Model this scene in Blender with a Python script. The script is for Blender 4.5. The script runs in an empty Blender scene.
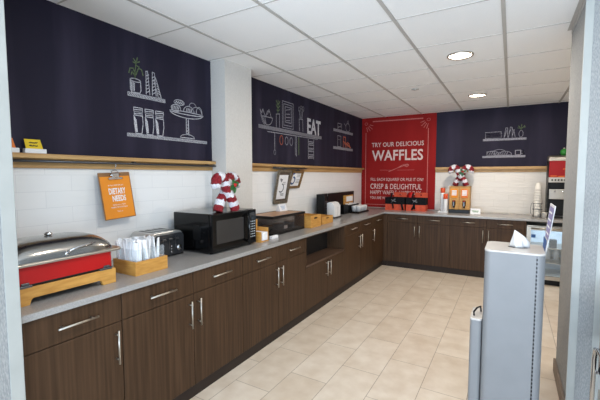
import bpy, bmesh, math, random
from mathutils import Vector, Matrix
random.seed(7)
SC = bpy.context.scene
C = SC.collection
PI = math.pi

# ---------------------------------------------------------------- camera
yaw, pitch, roll = 0.529, 0.069, -0.001
fw = Vector((-math.sin(yaw)*math.cos(pitch), math.cos(yaw)*math.cos(pitch), -math.sin(pitch)))
r0 = Vector((math.cos(yaw), math.sin(yaw), 0)); u0 = r0.cross(fw)
rv = math.cos(roll)*r0 + math.sin(roll)*u0; uv = -math.sin(roll)*r0 + math.cos(roll)*u0
cam = bpy.data.cameras.new('camera'); cam.sensor_width = 36; cam.lens = 360.81/600*36
cam.clip_start = 0.05
co = bpy.data.objects.new('camera', cam); C.objects.link(co)
co.matrix_world = Matrix(((rv.x, uv.x, -fw.x, 2.459), (rv.y, uv.y, -fw.y, 0), (rv.z, uv.z, -fw.z, 1.522), (0, 0, 0, 1)))
SC.camera = co

# ---------------------------------------------------------------- world, daylight, exposure
w = bpy.data.worlds.new('world'); SC.world = w; w.use_nodes = True
w.node_tree.nodes['Background'].inputs[0].default_value = (0.72, 0.86, 1.0, 1)
w.node_tree.nodes['Background'].inputs[1].default_value = 0.6
SC.view_settings.view_transform = 'Standard'
SC.view_settings.look = 'None'
SC.view_settings.gamma = 1
SC.view_settings.use_curve_mapping = False
SC.view_settings.exposure = 0.0
DOWNLIGHT = 20.5
WARM = (1.0, 0.91, 0.80)

def area(name, loc, rot, sx, sy, power, col):
    l = bpy.data.lights.new(name, 'AREA'); l.shape = 'RECTANGLE'; l.size = sx; l.size_y = sy; l.energy = power; l.color = col
    o = bpy.data.objects.new(name, l); C.objects.link(o); o.location = loc; o.rotation_euler = rot
    return o
# daylight through the window wall of the dining area behind the camera
area('window_daylight', (1.7, -2.9, 0.9), (PI/2+math.radians(38), 0, 0), 4.6, 1.4, 390, (0.68, 0.83, 1.0))

# unseen cool fill lamp added at the right to brighten the near left tiles
area('cool_side_fill', (4.15, -0.9, 1.5), (PI/2, 0, PI/2-.25), 1.6, 1.4, 52, (0.62, 0.80, 1.0))

# ---------------------------------------------------------------- materials
def lin(c):
    return tuple(((v/255)/12.92 if v/255 <= .04045 else ((v/255+.055)/1.055)**2.4) for v in c) + (1,)

def mat(name, c, rough=.5, metal=0, c2=None, scale=(8, 8, 8), det=3, bump=0, bscale=None, spec=.5, trans=0, emit=0, coat=0, lo=.35, hi=.65):
    m = bpy.data.materials.new(name); m.use_nodes = True
    n = m.node_tree.nodes; L = m.node_tree.links; b = n['Principled BSDF']
    b.inputs['Base Color'].default_value = lin(c); b.inputs['Roughness'].default_value = rough
    b.inputs['Metallic'].default_value = metal; b.inputs['Specular IOR Level'].default_value = spec
    b.inputs['Transmission Weight'].default_value = trans; b.inputs['Coat Weight'].default_value = coat
    if emit:
        b.inputs['Emission Color'].default_value = lin(c); b.inputs['Emission Strength'].default_value = emit
    geo = n.new('ShaderNodeNewGeometry')
    def noise(s, d):
        mp = n.new('ShaderNodeMapping'); mp.inputs['Scale'].default_value = s
        L.new(geo.outputs['Position'], mp.inputs['Vector'])
        t = n.new('ShaderNodeTexNoise'); t.inputs['Scale'].default_value = 1; t.inputs['Detail'].default_value = d
        L.new(mp.outputs[0], t.inputs['Vector']); return t
    if c2 is None and not trans:
        c2 = tuple(max(0, v*.965) for v in c)
    if c2:
        t = noise(scale, det); r = n.new('ShaderNodeValToRGB')
        r.color_ramp.elements[0].position = lo; r.color_ramp.elements[1].position = hi
        r.color_ramp.elements[0].color = lin(c); r.color_ramp.elements[1].color = lin(c2)
        L.new(t.outputs['Fac'], r.inputs[0]); L.new(r.outputs[0], b.inputs['Base Color'])
    if bump:
        t = noise(bscale or scale, 3); bp = n.new('ShaderNodeBump'); bp.inputs['Strength'].default_value = bump
        bp.inputs['Distance'].default_value = .01
        L.new(t.outputs['Fac'], bp.inputs['Height']); L.new(bp.outputs[0], b.inputs['Normal'])
    return m

def brick_mat(name, ua, va, c1, c2, mortar, bw, rh, ms, rough, off=.5, bump=.0, wave=None, spec=.5, uo=0, vo=0, mottling=None, bumpm=.3):
    m = bpy.data.materials.new(name); m.use_nodes = True
    n = m.node_tree.nodes; L = m.node_tree.links; b = n['Principled BSDF']
    b.inputs['Roughness'].default_value = rough; b.inputs['Specular IOR Level'].default_value = spec
    geo = n.new('ShaderNodeNewGeometry'); sep = n.new('ShaderNodeSeparateXYZ'); cmb = n.new('ShaderNodeCombineXYZ')
    L.new(geo.outputs['Position'], sep.inputs[0])
    for ax, k, o in ((ua, 0, uo), (va, 1, vo)):
        a = n.new('ShaderNodeMath'); a.operation = 'ADD'; a.inputs[1].default_value = o
        L.new(sep.outputs[ax], a.inputs[0]); L.new(a.outputs[0], cmb.inputs[k])
    t = n.new('ShaderNodeTexBrick'); t.offset = off; t.squash = 1
    for k, v in (('Scale', 1), ('Mortar Size', ms), ('Mortar Smooth', .1), ('Bias', 0), ('Brick Width', bw), ('Row Height', rh)):
        t.inputs[k].default_value = v
    t.inputs['Color1'].default_value = lin(c1); t.inputs['Color2'].default_value = lin(c2); t.inputs['Mortar'].default_value = lin(mortar)
    L.new(cmb.outputs[0], t.inputs['Vector'])
    col = t.outputs['Color']
    if mottling:
        ns = n.new('ShaderNodeTexNoise'); ns.inputs['Scale'].default_value = 7; ns.inputs['Detail'].default_value = 6
        L.new(geo.outputs['Position'], ns.inputs['Vector'])
        rp = n.new('ShaderNodeValToRGB'); rp.color_ramp.elements[0].position = .3; rp.color_ramp.elements[1].position = .7
        rp.color_ramp.elements[0].color = lin(mottling); rp.color_ramp.elements[1].color = (1, 1, 1, 1)
        L.new(ns.outputs['Fac'], rp.inputs[0])
        mx = n.new('ShaderNodeMix'); mx.data_type = 'RGBA'; mx.blend_type = 'MULTIPLY'; mx.inputs[0].default_value = 1
        L.new(col, mx.inputs[6]); L.new(rp.outputs[0], mx.inputs[7]); col = mx.outputs[2]
    L.new(col, b.inputs['Base Color'])
    inv = n.new('ShaderNodeMath'); inv.operation = 'SUBTRACT'; inv.inputs[0].default_value = 1
    L.new(t.outputs['Fac'], inv.inputs[1])
    bp = n.new('ShaderNodeBump'); bp.inputs['Strength'].default_value = bumpm; bp.inputs['Distance'].default_value = .003
    L.new(inv.outputs[0], bp.inputs['Height'])
    last = bp
    if wave:
        mp = n.new('ShaderNodeMapping'); mp.inputs['Scale'].default_value = wave
        L.new(cmb.outputs[0], mp.inputs['Vector'])
        ns = n.new('ShaderNodeTexNoise'); ns.inputs['Scale'].default_value = 1; ns.inputs['Detail'].default_value = 1
        L.new(mp.outputs[0], ns.inputs['Vector'])
        b2 = n.new('ShaderNodeBump'); b2.inputs['Strength'].default_value = bump; b2.inputs['Distance'].default_value = .01
        L.new(ns.outputs['Fac'], b2.inputs['Height']); L.new(bp.outputs[0], b2.inputs['Normal']); last = b2
    L.new(last.outputs[0], b.inputs['Normal'])
    return m

def glass(name, c=(235, 240, 245), alpha=.18, rough=.03):
    m = bpy.data.materials.new(name); m.use_nodes = True
    n = m.node_tree.nodes; L = m.node_tree.links; out = n['Material Output']
    for x in list(n):
        if x != out: n.remove(x)
    tr = n.new('ShaderNodeBsdfTransparent'); tr.inputs[0].default_value = (.97, .98, .98, 1)
    gl = n.new('ShaderNodeBsdfPrincipled'); gl.inputs['Base Color'].default_value = lin(c); gl.inputs['Roughness'].default_value = rough
    mx = n.new('ShaderNodeMixShader'); mx.inputs[0].default_value = alpha
    L.new(tr.outputs[0], mx.inputs[1]); L.new(gl.outputs[0], mx.inputs[2]); L.new(mx.outputs[0], out.inputs[0])
    return m

M = {}
M['floor'] = brick_mat('beige_floor_tile', 1, 0, (222, 211, 196), (213, 200, 183), (152, 139, 124), .592, .302, .0022, .32, off=.5, uo=-3.178+.592*10, vo=-1.04+.302*10, mottling=(236, 230, 224), bumpm=.2)
M['tile_left'] = brick_mat('white_wall_tile', 1, 2, (242, 242, 241), (238, 239, 238), (228, 229, 229), .305, .1016, .0018, .14, uo=.1, vo=.0, wave=(5, 17, 1), bump=.25, spec=.4, bumpm=.12)
M['tile_back'] = brick_mat('white_wavy_tile', 0, 2, (226, 220, 211), (222, 216, 207), (212, 206, 197), .405, .1016, .0022, .3, wave=(6, 26, 1), bump=.5, spec=.22)
M['ceil'] = mat('ceiling_tile_white', (246, 246, 245), .9, c2=(241, 241, 240), scale=(160, 160, 160), bump=.08)
M['tbar'] = mat('ceiling_grid_metal', (188, 185, 180), .5)
M['wallpaper'] = mat('grey_woven_wallpaper', (160, 160, 158), .85, c2=(136, 138, 139), scale=(260, 260, 60), det=2, bump=.3)
M['column'] = mat('pale_woven_wallpaper', (214, 210, 204), .8, c2=(204, 200, 194), scale=(220, 220, 60), bump=.2)
M['paint'] = mat('white_wall_paint', (214, 212, 208), .8)
M['guard'] = mat('corner_guard_white', (172, 174, 170), .45)
M['base'] = mat('brown_base', (128, 112, 98), .5, c2=(112, 98, 86))
M['chalk_l'] = mat('navy_chalkboard', (33, 30, 46), .7, spec=.2, c2=(56, 52, 70), scale=(3, 5, .5), det=5, lo=.45, hi=.8)
M['chalk'] = mat('white_chalk', (212, 212, 216), .95, c2=(150, 150, 160), scale=(120, 120, 120))
M['chalk_dim'] = mat('dusty_chalk', (168, 167, 174), .95, c2=(105, 104, 116), scale=(120, 120, 120))
M['chalk_green'] = mat('green_chalk', (108, 124, 88), .95, c2=(66, 82, 54), scale=(120, 120, 120))
M['chalk_orange'] = mat('orange_chalk', (205, 110, 80), .95, c2=(150, 80, 60), scale=(120, 120, 120))
M['ledge'] = mat('oak_ledge', (196, 158, 104), .5, c2=(174, 134, 82), scale=(9, 2, 60))
M['redboard'] = mat('red_board', (150, 30, 29), .7, spec=.15, c2=(140, 27, 26), scale=(4, 4, 1))
M['board_ink'] = mat('white_board_ink', (232, 214, 208), .8, c2=(205, 170, 165), scale=(90, 90, 90))
M['board_ink_dim'] = mat('pink_board_ink', (205, 130, 125), .8, c2=(180, 95, 90), scale=(90, 90, 90))
M['cab'] = mat('dark_brown_laminate', (58, 41, 27), .5, spec=.2, c2=(76, 55, 38), scale=(55, 55, 1.6), det=4, bump=.03)
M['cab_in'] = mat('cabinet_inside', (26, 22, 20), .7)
M['niche'] = mat('niche_laminate', (70, 52, 42), .4, c2=(86, 66, 52), scale=(50, 2, 50), det=4)
M['plinth'] = mat('plinth_vinyl', (48, 39, 34), .5, spec=.2)
M['counter'] = mat('grey_quartz', (160, 158, 156), .22, c2=(146, 144, 142), scale=(160, 160, 160), det=4)
M['steel'] = mat('brushed_steel', (190, 183, 172), .38, 1)
M['lid_steel'] = mat('polished_lid_steel', (158, 155, 150), .2, 1)
M['tinsteel'] = mat('toaster_steel', (205, 203, 200), .33, .85)
M['panelsteel'] = mat('toaster_panel', (70, 72, 76), .2, .6)
M['chrome'] = mat('chrome', (214, 214, 216), .14, 1)
M['dsteel'] = mat('dark_steel', (96, 96, 98), .35, .8)
M['black'] = mat('black_plastic', (10, 10, 11), .38, spec=.3)
M['gloss'] = mat('black_gloss', (8, 8, 9), .1, spec=.35)
M['window'] = mat('microwave_window', (52, 50, 49), .16)
M['wood'] = mat('honey_bamboo', (204, 152, 76), .5, c2=(186, 132, 60), scale=(12, 12, 70))
M['wood2'] = mat('oiled_wood_top', (186, 138, 90), .35, c2=(160, 112, 70), scale=(4, 50, 50))
M['wood_in'] = mat('shaded_bamboo', (178, 128, 62), .6, c2=(160, 112, 52), scale=(12, 12, 70))
M['red'] = mat('red_enamel', (178, 8, 8), .4)
M['white'] = mat('white_plastic', (232, 232, 232), .4)
M['paper'] = mat('white_paper', (238, 238, 240), .8)
M['wipe'] = mat('white_wipe', (214, 214, 214), .9)
M['acrylic'] = glass('clear_acrylic', alpha=.08)
M['smoke'] = glass('smoky_acrylic', (90, 84, 82), alpha=.16)
M['smoke'].node_tree.nodes['Transparent BSDF'].inputs[0].default_value = (.80, .77, .75, 1)
M['pane'] = glass('fridge_glass', (220, 232, 240), .10)
M['kraft'] = mat('clipboard_hardboard', (150, 108, 66), .7, c2=(128, 90, 54))
M['orange_paper'] = mat('orange_paper', (232, 142, 34), .75)
M['yellow'] = mat('yellow_card', (230, 196, 30), .7)
M['orange_card'] = mat('orange_card', (226, 122, 52), .7)
M['ink'] = mat('dark_ink', (60, 55, 40), .8)
M['greyink'] = mat('grey_ink', (120, 122, 128), .8)
M['blueink'] = mat('blue_ink', (52, 92, 150), .7)
M['paleblue'] = mat('pale_blue_print', (170, 190, 215), .7)
M['violet'] = mat('violet_print', (140, 135, 175), .7)
M['frame'] = mat('pewter_frame', (142, 130, 112), .45, .3, c2=(104, 94, 80), scale=(40, 40, 40))
M['goldframe'] = mat('bronze_frame', (150, 116, 70), .45, .3, c2=(118, 90, 54), scale=(40, 40, 40))
M['mat_brown'] = mat('brown_mount', (92, 78, 66), .8)
M['tin_red'] = mat('red_tinsel', (158, 18, 36), .35, .25, c2=(100, 8, 22), scale=(110, 110, 110), bump=.9, bscale=(160, 160, 160))
M['tin_white'] = mat('white_tinsel', (236, 236, 240), .5, c2=(200, 200, 208), scale=(110, 110, 110), bump=.9, bscale=(160, 160, 160))
M['holly'] = mat('holly_green', (34, 92, 44), .45)
M['berry'] = mat('berry_red', (190, 20, 30), .25)
M['orange_box'] = mat('orange_painted_box', (214, 80, 42), .6, c2=(192, 64, 32), scale=(20, 20, 20))
M['strap'] = mat('black_fabric', (12, 12, 15), .8, spec=.2, c2=(22, 22, 26), scale=(70, 70, 70))
M['capor'] = mat('orange_cap', (216, 82, 36), .4)
M['bin'] = mat('grey_blue_metal', (124, 125, 127), .45, c2=(121, 122, 124))
M['bintop'] = mat('bin_lid_metal', (190, 186, 182), .3)
M['machine_red'] = mat('red_panel', (150, 22, 24), .4, spec=.25)
M['fridge_in'] = mat('fridge_liner', (214, 226, 236), .5)
M['cup'] = mat('white_cup', (226, 222, 214), .5)
M['green'] = mat('glossy_green', (38, 120, 44), .3)
M['lens'] = mat('downlight_lens', (255, 240, 214), .5, emit=14)
M['fr_led'] = mat('fridge_light', (225, 240, 255), .5, emit=2)
M['dough'] = mat('pastry', (176, 128, 78), .7, c2=(140, 94, 52), scale=(30, 30, 30))
M['clock'] = mat('panel_print', (190, 200, 205), .5)

# ---------------------------------------------------------------- mesh helpers (world coordinates)
class MB:
    def __init__(s):
        s.bm = bmesh.new(); s.mi = 0; s.T = None
    def add(s, tmp, smooth=False):
        if s.T is not None: bmesh.ops.transform(tmp, matrix=s.T, verts=tmp.verts)
        for f in tmp.faces:
            f.material_index = s.mi
            f.smooth = smooth
        me = bpy.data.meshes.new('t'); tmp.to_mesh(me); tmp.free(); s.bm.from_mesh(me); bpy.data.meshes.remove(me)
        return s
    def box(s, x0, x1, y0, y1, z0, z1, bev=0, seg=2):
        t = bmesh.new(); bmesh.ops.create_cube(t, size=1)
        bmesh.ops.transform(t, matrix=Matrix.Translation(((x0+x1)/2, (y0+y1)/2, (z0+z1)/2)) @ Matrix.Diagonal((abs(x1-x0), abs(y1-y0), abs(z1-z0), 1)), verts=t.verts)
        if bev: bmesh.ops.bevel(t, geom=t.edges[:], offset=bev, segments=seg, profile=.5, affect='EDGES')
        return s.add(t)
    def cyl(s, p0, p1, r, r2=None, seg=16, cap=True):
        p0, p1 = Vector(p0), Vector(p1); d = p1-p0
        t = bmesh.new(); bmesh.ops.create_cone(t, cap_ends=cap, segments=seg, radius1=r, radius2=r if r2 is None else r2, depth=d.length)
        q = d.to_track_quat('Z', 'Y').to_matrix().to_4x4()
        bmesh.ops.transform(t, matrix=Matrix.Translation((p0+p1)/2) @ q, verts=t.verts)
        return s.add(t, True)
    def sph(s, c, r, sc=(1, 1, 1), seg=16):
        t = bmesh.new(); bmesh.ops.create_uvsphere(t, u_segments=seg, v_segments=max(8, seg//2), radius=r)
        bmesh.ops.transform(t, matrix=Matrix.Translation(c) @ Matrix.Diagonal((*sc, 1)), verts=t.verts)
        return s.add(t, True)
    def lathe(s, prof, c, seg=24):
        t = bmesh.new(); rings = []
        for r, z in prof:
            rings.append([t.verts.new((c[0]+r*math.cos(2*PI*k/seg), c[1]+r*math.sin(2*PI*k/seg), c[2]+z)) for k in range(seg)])
        for a, b in zip(rings, rings[1:]):
            for k in range(seg):
                t.faces.new((a[k], a[(k+1) % seg], b[(k+1) % seg], b[k]))
        t.faces.new(rings[0][::-1]); t.faces.new(rings[-1])
        bmesh.ops.remove_doubles(t, verts=t.verts, dist=1e-6)
        return s.add(t, True)
    def tube(s, pts, r, seg=10, closed=False):
        pts = [Vector(p) for p in pts]; n = len(pts); t = bmesh.new(); rings = []
        rr = r if isinstance(r, (list, tuple)) else [r]*n
        up = None
        for i, p in enumerate(pts):
            if closed: d = pts[(i+1) % n]-pts[i-1]
            else: d = pts[min(i+1, n-1)]-pts[max(i-1, 0)]
            d.normalize()
            if up is None:
                a = Vector((0, 0, 1)) if abs(d.z) < .9 else Vector((1, 0, 0)); up = d.cross(a).normalized()
            up = (up-d*up.dot(d)).normalized(); v = d.cross(up)
            rings.append([t.verts.new(p+rr[i]*(math.cos(2*PI*k/seg)*up+math.sin(2*PI*k/seg)*v)) for k in range(seg)])
        m = n if closed else n-1
        for i in range(m):
            a, b = rings[i], rings[(i+1) % n]
            for k in range(seg): t.faces.new((a[k], a[(k+1) % seg], b[(k+1) % seg], b[k]))
        if not closed: t.faces.new(rings[0][::-1]); t.faces.new(rings[-1])
        bmesh.ops.recalc_face_normals(t, faces=t.faces)
        return s.add(t, True)
    def prism(s, poly, a, lo, hi, bev=0, smooth=False):
        """poly: 2-D points in the two axes other than a (cyclic order x,y,z), extruded lo..hi on axis a"""
        t = bmesh.new()
        def P(u, v, q):
            return {0: (q, u, v), 1: (u, q, v), 2: (u, v, q)}[a]
        A = [t.verts.new(P(u, v, lo)) for u, v in poly]; B = [t.verts.new(P(u, v, hi)) for u, v in poly]
        n = len(poly)
        for i in range(n): t.faces.new((A[i], A[(i+1) % n], B[(i+1) % n], B[i]))
        t.faces.new(A[::-1]); t.faces.new(B)
        bmesh.ops.recalc_face_normals(t, faces=t.faces)
        if bev: bmesh.ops.bevel(t, geom=t.edges[:], offset=bev, segments=2, profile=.5, affect='EDGES')
        return s.add(t, smooth)
    def faces(s, vs, fs, smooth=False):
        t = bmesh.new(); V = [t.verts.new(v) for v in vs]
        for f in fs: t.faces.new([V[i] for i in f])
        bmesh.ops.recalc_face_normals(t, faces=t.faces)
        return s.add(t, smooth)
    def frame(s, a, lo, hi, u0, u1, v0, v1, wd):
        """rectangular ring in the plane normal to axis a"""
        B = lambda U0, U1, V0, V1: {0: (lo, hi, U0, U1, V0, V1), 1: (U0, U1, lo, hi, V0, V1), 2: (U0, U1, V0, V1, lo, hi)}[a]
        s.box(*B(u0, u1, v1-wd, v1)); s.box(*B(u0, u1, v0, v0+wd)); s.box(*B(u0, u0+wd, v0+wd, v1-wd)); s.box(*B(u1-wd, u1, v0+wd, v1-wd))
        return s

ORG = {}
def setp(o, label=None, cat=None, group=None, kind=None):
    if label: o['label'] = label
    if cat: o['category'] = cat
    if group: o['group'] = group
    if kind: o['kind'] = kind
    return o
def obj(name, mb, m, parent=None, org=None, label=None):
    """link the collected mesh as ONE object (coordinates given in the world)"""
    bm = mb.bm
    if parent is not None: org = ORG[parent.name]
    elif org is None:
        xs = [v.co for v in bm.verts]
        org = Vector(((min(v.x for v in xs)+max(v.x for v in xs))/2, (min(v.y for v in xs)+max(v.y for v in xs))/2, min(v.z for v in xs)))
    org = Vector(org)
    bmesh.ops.translate(bm, verts=bm.verts, vec=-org)
    me = bpy.data.meshes.new(name); bm.to_mesh(me); bm.free()
    for x in (m if isinstance(m, (list, tuple)) else [m]): me.materials.append(M[x])
    o = bpy.data.objects.new(name, me); C.objects.link(o)
    ORG[o.name] = org
    if parent is None: o.location = org
    else: o.parent = parent
    if label: o['label'] = label
    return o
def thing(name, loc, label, cat, group=None):
    o = bpy.data.objects.new(name, None); C.objects.link(o); o.location = loc; o.empty_display_size = .05
    ORG[o.name] = Vector(loc)
    return setp(o, label, cat, group)
def struct(name, mb, m):
    return setp(obj(name, mb, m), kind='structure')
def dup(root, loc, label=None, group=None):
    r = root.copy(); C.objects.link(r); r.location = loc
    ORG[r.name] = Vector(loc)
    if label: r['label'] = label
    if group: r['group'] = group
    for ch in list(root.children):
        c = ch.copy(); C.objects.link(c); c.parent = r
        for g in ch.children:
            d = g.copy(); C.objects.link(d); d.parent = c
    return r

def rrect(x0, x1, y0, y1, r, n=6):
    p = []
    for cx, cy, a in ((x1-r, y1-r, 0), (x0+r, y1-r, PI/2), (x0+r, y0+r, PI), (x1-r, y0+r, 1.5*PI)):
        for k in range(n+1): p.append((cx+r*math.cos(a+PI/2*k/n), cy+r*math.sin(a+PI/2*k/n)))
    return p

# lettering -> flat mesh on a plane: origin O, directions U (right) and V (up)
def lettering(mb, txt, O, U, V, width, height, bold=0.0, track=1.03, shear=0):
    cu = bpy.data.curves.new('t', 'FONT'); cu.body = txt; cu.size = 1; cu.offset = bold; cu.resolution_u = 3; cu.shear = shear; cu.space_character = track
    o = bpy.data.objects.new('t', cu); C.objects.link(o)
    dg = bpy.context.evaluated_depsgraph_get()
    me = bpy.data.meshes.new_from_object(o.evaluated_get(dg))
    xs = [v.co.x for v in me.vertices]; ys = [v.co.y for v in me.vertices]
    x0, x1, y0, y1 = min(xs), max(xs), min(ys), max(ys)
    O, U, V = Vector(O), Vector(U), Vector(V)
    sy = height/(y1-y0); sx = width/(x1-x0) if width else sy
    t = bmesh.new(); t.from_mesh(me)
    for v in t.verts:
        v.co = O + U*((v.co.x-x0)*sx) + V*((v.co.y-y0)*sy)
    mb.add(t)
    bpy.data.objects.remove(o); bpy.data.curves.remove(cu); bpy.data.meshes.remove(me)
    return mb

def strokes(mb, lines, f, wd):
    """chalk strokes: each polyline of (u,v) becomes a ribbon; f maps (u,v) to the board face"""
    for ln in lines:
        for (a, b) in zip(ln, ln[1:]):
            d = Vector((b[0]-a[0], b[1]-a[1]))
            if d.length < 1e-6: continue
            d.normalize(); nx = Vector((-d.y, d.x))*wd/2; e = d*wd*.35
            q = [(a[0]-e.x+nx.x, a[1]-e.y+nx.y), (a[0]-e.x-nx.x, a[1]-e.y-nx.y), (b[0]+e.x-nx.x, b[1]+e.y-nx.y), (b[0]+e.x+nx.x, b[1]+e.y+nx.y)]
            mb.faces([f(*p) for p in q], [(0, 1, 2, 3)])
    return mb
def ell(cx, cy, rx, ry, a0=0, a1=2*PI, n=14):
    return [(cx+rx*math.cos(a0+(a1-a0)*k/n), cy+ry*math.sin(a0+(a1-a0)*k/n)) for k in range(n+1)]
def hatch(x0, x1, y0, y1, n, lean=.3):
    return [[(x0+(x1-x0)*(k+.2)/n, y0), (x0+(x1-x0)*min(1, (k+.2)/n+lean/n), y1)] for k in range(n)]
def rect(x0, x1, y0, y1):
    return [(x0, y0), (x1, y0), (x1, y1), (x0, y1), (x0, y0)]

# ================================================================ SETTING
D, H, ZC = 6.524, 2.575, 0.914
XR = 2.805
struct('floor', MB().box(-.2, 4.3, -3.4, D+.15, -.05, 0), 'floor')
struct('ceiling', MB().box(-.2, 4.3, -1.2, D+.15, H, H+.06), 'ceil')
# the T-bar grid of the ceiling
g = MB()
for x in (.445, 1.09, 1.735, 2.38, 3.025, 3.67): g.box(x-.012, x+.012, -1.2, D, H-.006, H+.001)
for k in range(12):
    y = -.7+k*.643
    if y < D: g.box(0, 3.95, y-.0045, y+.0045, H-.003, H+.001)
struct('trim_ceiling_grid', g, 'tbar')
struct('wall_left', MB().box(-.15, 0, .45, D+.1, 0, H), 'tile_left')
struct('wall_back', MB().box(0, 3.95, D, D+.12, 0, H), 'tile_back')
struct('wall_right', MB().box(XR, 2.955, 2.735, 3.33, 0, H), 'wallpaper')
struct('wall_right_return', MB().box(2.955, 4.1, 3.2, 3.33, 0, H), 'paint')
struct('wall_right_recess', MB().box(3.95, 4.1, 3.33, D+.1, 0, H), 'paint')
struct('wall_left_stub', MB().box(-.15, .68, .47, .69, 0, H), 'wallpaper')
struct('wall_column', MB().box(0, .18, 2.545, 2.935, ZC, H), 'column')
# corner guards on the wall ends
struct('trim_1', MB().box(.68, .683, .642, .693, 0, H, .001).box(.62, .683, .69, .693, 0, H, .001), 'guard')
struct('trim_2', MB().box(XR-.003, XR+.038, 2.732, 2.735, 0, H-.03, .001).box(XR-.003, XR, 2.735, 2.75, 0, H-.03, .001), 'guard')
struct('trim_3', MB().box(2.917, 2.958, 2.732, 2.735, 0, H-.03, .001).box(2.955, 2.958, 2.735, 2.77, 0, H-.03, .001), 'guard')
struct('trim_4', MB().box(XR-.028, XR, 2.705, 3.33, H-.004, H-.001).box(XR-.003, XR, 2.705, 3.33, H-.03, H).box(XR-.028, 2.985, 2.705, 2.732, H-.03, H-.001), 'tbar')
struct('baseboard_right', MB().box(XR-.015, XR, 2.75, 3.345, 0, .1, .003).box(XR-.015, 2.955, 3.33, 3.345, 0, .1, .003), 'base')

# ================================================================ WALL PANELS
LW = lambda e: (lambda u, v: (e, u, v))
BW = lambda e: (lambda u, v: (u, D-e, v))
JIT = lambda a: random.uniform(-a, a)

# --- near left chalkboard
t = thing('chalkboard', (0, 1.62, 1.652), 'navy chalkboard with chalk jars and cake stand, left of the pale column', 'chalkboard', None)
obj('board', MB().box(0, .008, .69, 2.545, 1.652, H), 'chalk_l', t)
f = LW(.0095)
s = []
s += [ell(1.755, 2.23, .043, .012), [(1.712, 2.23), (1.712, 2.16), (1.722, 2.138), (1.79, 2.14), (1.80, 2.16), (1.798, 2.23)]] + [[(1.72+k*.011, 2.15), (1.72+k*.011+.005, 2.215-k*.004)] for k in range(3)]
mb = MB(); strokes(mb, s, f, .0065); obj('vase_drawing', mb, 'chalk', t)
s = [[(1.752, 2.24), (1.755, 2.30), (1.765, 2.36)], [(1.757, 2.27), (1.74, 2.315), (1.715, 2.31), (1.703, 2.275)], [(1.76, 2.27), (1.785, 2.325), (1.81, 2.32), (1.822, 2.28)], [(1.752, 2.26), (1.73, 2.29), (1.722, 2.265)],
     [(1.765, 2.36), (1.745, 2.385)], [(1.765, 2.36), (1.778, 2.40)], [(1.765, 2.36), (1.795, 2.375)], [(1.765, 2.355), (1.74, 2.36)], [(1.768, 2.34), (1.79, 2.335)]]
mb = MB(); strokes(mb, s, f, .009); obj('plant_drawing', mb, 'chalk_green', t, label='green chalk plant')
s = [[(1.845, 2.145), (1.848, 2.318), (1.862, 2.322), (1.878, 2.145)], [(1.90, 2.145), (1.905, 2.325), (1.925, 2.322), (1.935, 2.145)], [(1.925, 2.30), (1.945, 2.26), (1.985, 2.135), (1.955, 2.14), (1.915, 2.27)]]
s += [[(1.852, 2.16+k*.025), (1.872, 2.172+k*.025)] for k in range(6)] + [[(1.908, 2.16+k*.025), (1.928, 2.172+k*.025)] for k in range(6)] + [[(1.94+k*.003, 2.245-k*.018), (1.955+k*.004, 2.235-k*.018)] for k in range(5)]
mb = MB(); strokes(mb, s, f, .0055); obj('book_drawing', mb, 'chalk', t)
for nm, u0, u1, z0, z1 in (('shelf_drawing', 1.69, 2.02, 2.105, 2.137), ('shelf_drawing', 1.675, 2.478, 1.808, 1.836)):
    mb = MB(); strokes(mb, [rect(u0, u1, z0+.004, z1-.004)]+hatch(u0, u1, z0+.004, z1-.004, int((u1-u0)/.013), 1.5), f, .006); obj(nm, mb, 'chalk', t)
for u in (1.733, 1.83, 1.925):
    wd = .082
    s = [rect(u, u+wd-.008, 2.0, 2.03), rect(u+.004, u+wd-.012, 1.972, 1.998), [(u, 1.97), (u+.003, 1.90), (u+.012, 1.838), (u+wd-.018, 1.838), (u+wd-.006, 1.91), (u+wd-.008, 1.97)]]
    s += [[(u+.006+k*.006, 1.96-k*.01), (u+.014+k*.006, 1.85)] for k in range(3)] + [[(u, 2.012), (u+wd-.01, 2.018)]] + [[(u+.01, 1.982), (u+wd-.02, 1.988)]]
    mb = MB(); strokes(mb, s, f, .006); obj('jar_drawing', mb, 'chalk', t)
s = [ell(2.25, 2.057, .188, .012), ell(2.25, 2.06, .186, .045, PI, 2*PI), [(2.238, 2.015), (2.236, 1.87)], [(2.262, 2.015), (2.264, 1.87)], ell(2.25, 1.845, .08, .03, 0, PI), [(2.17, 1.845), (2.33, 1.845)]]
s += [ell(2.13, 2.085, .05, .028), ell(2.165, 2.135, .055, .022), ell(2.27, 2.07, .06, .05, 0, PI), ell(2.36, 2.075, .06, .05, 0, PI), ell(2.315, 2.125, .04, .03, 0, PI), ell(2.39, 2.07, .035, .06, 0, PI)]
s += [[(2.243+.004*k, 1.875+k*.026), (2.257, 1.89+k*.026)] for k in range(5)] + [[(2.09+k*.016, 2.075), (2.1+k*.016, 2.1)] for k in range(5)] + [[(2.24+k*.016, 2.07), (2.25+k*.016, 2.1)] for k in range(4)] + [[(2.12+k*.02, 2.125), (2.14+k*.02, 2.143)] for k in range(5)]
mb = MB(); strokes(mb, s, f, .0065); obj('cake_stand_drawing', mb, 'chalk', t)

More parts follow.
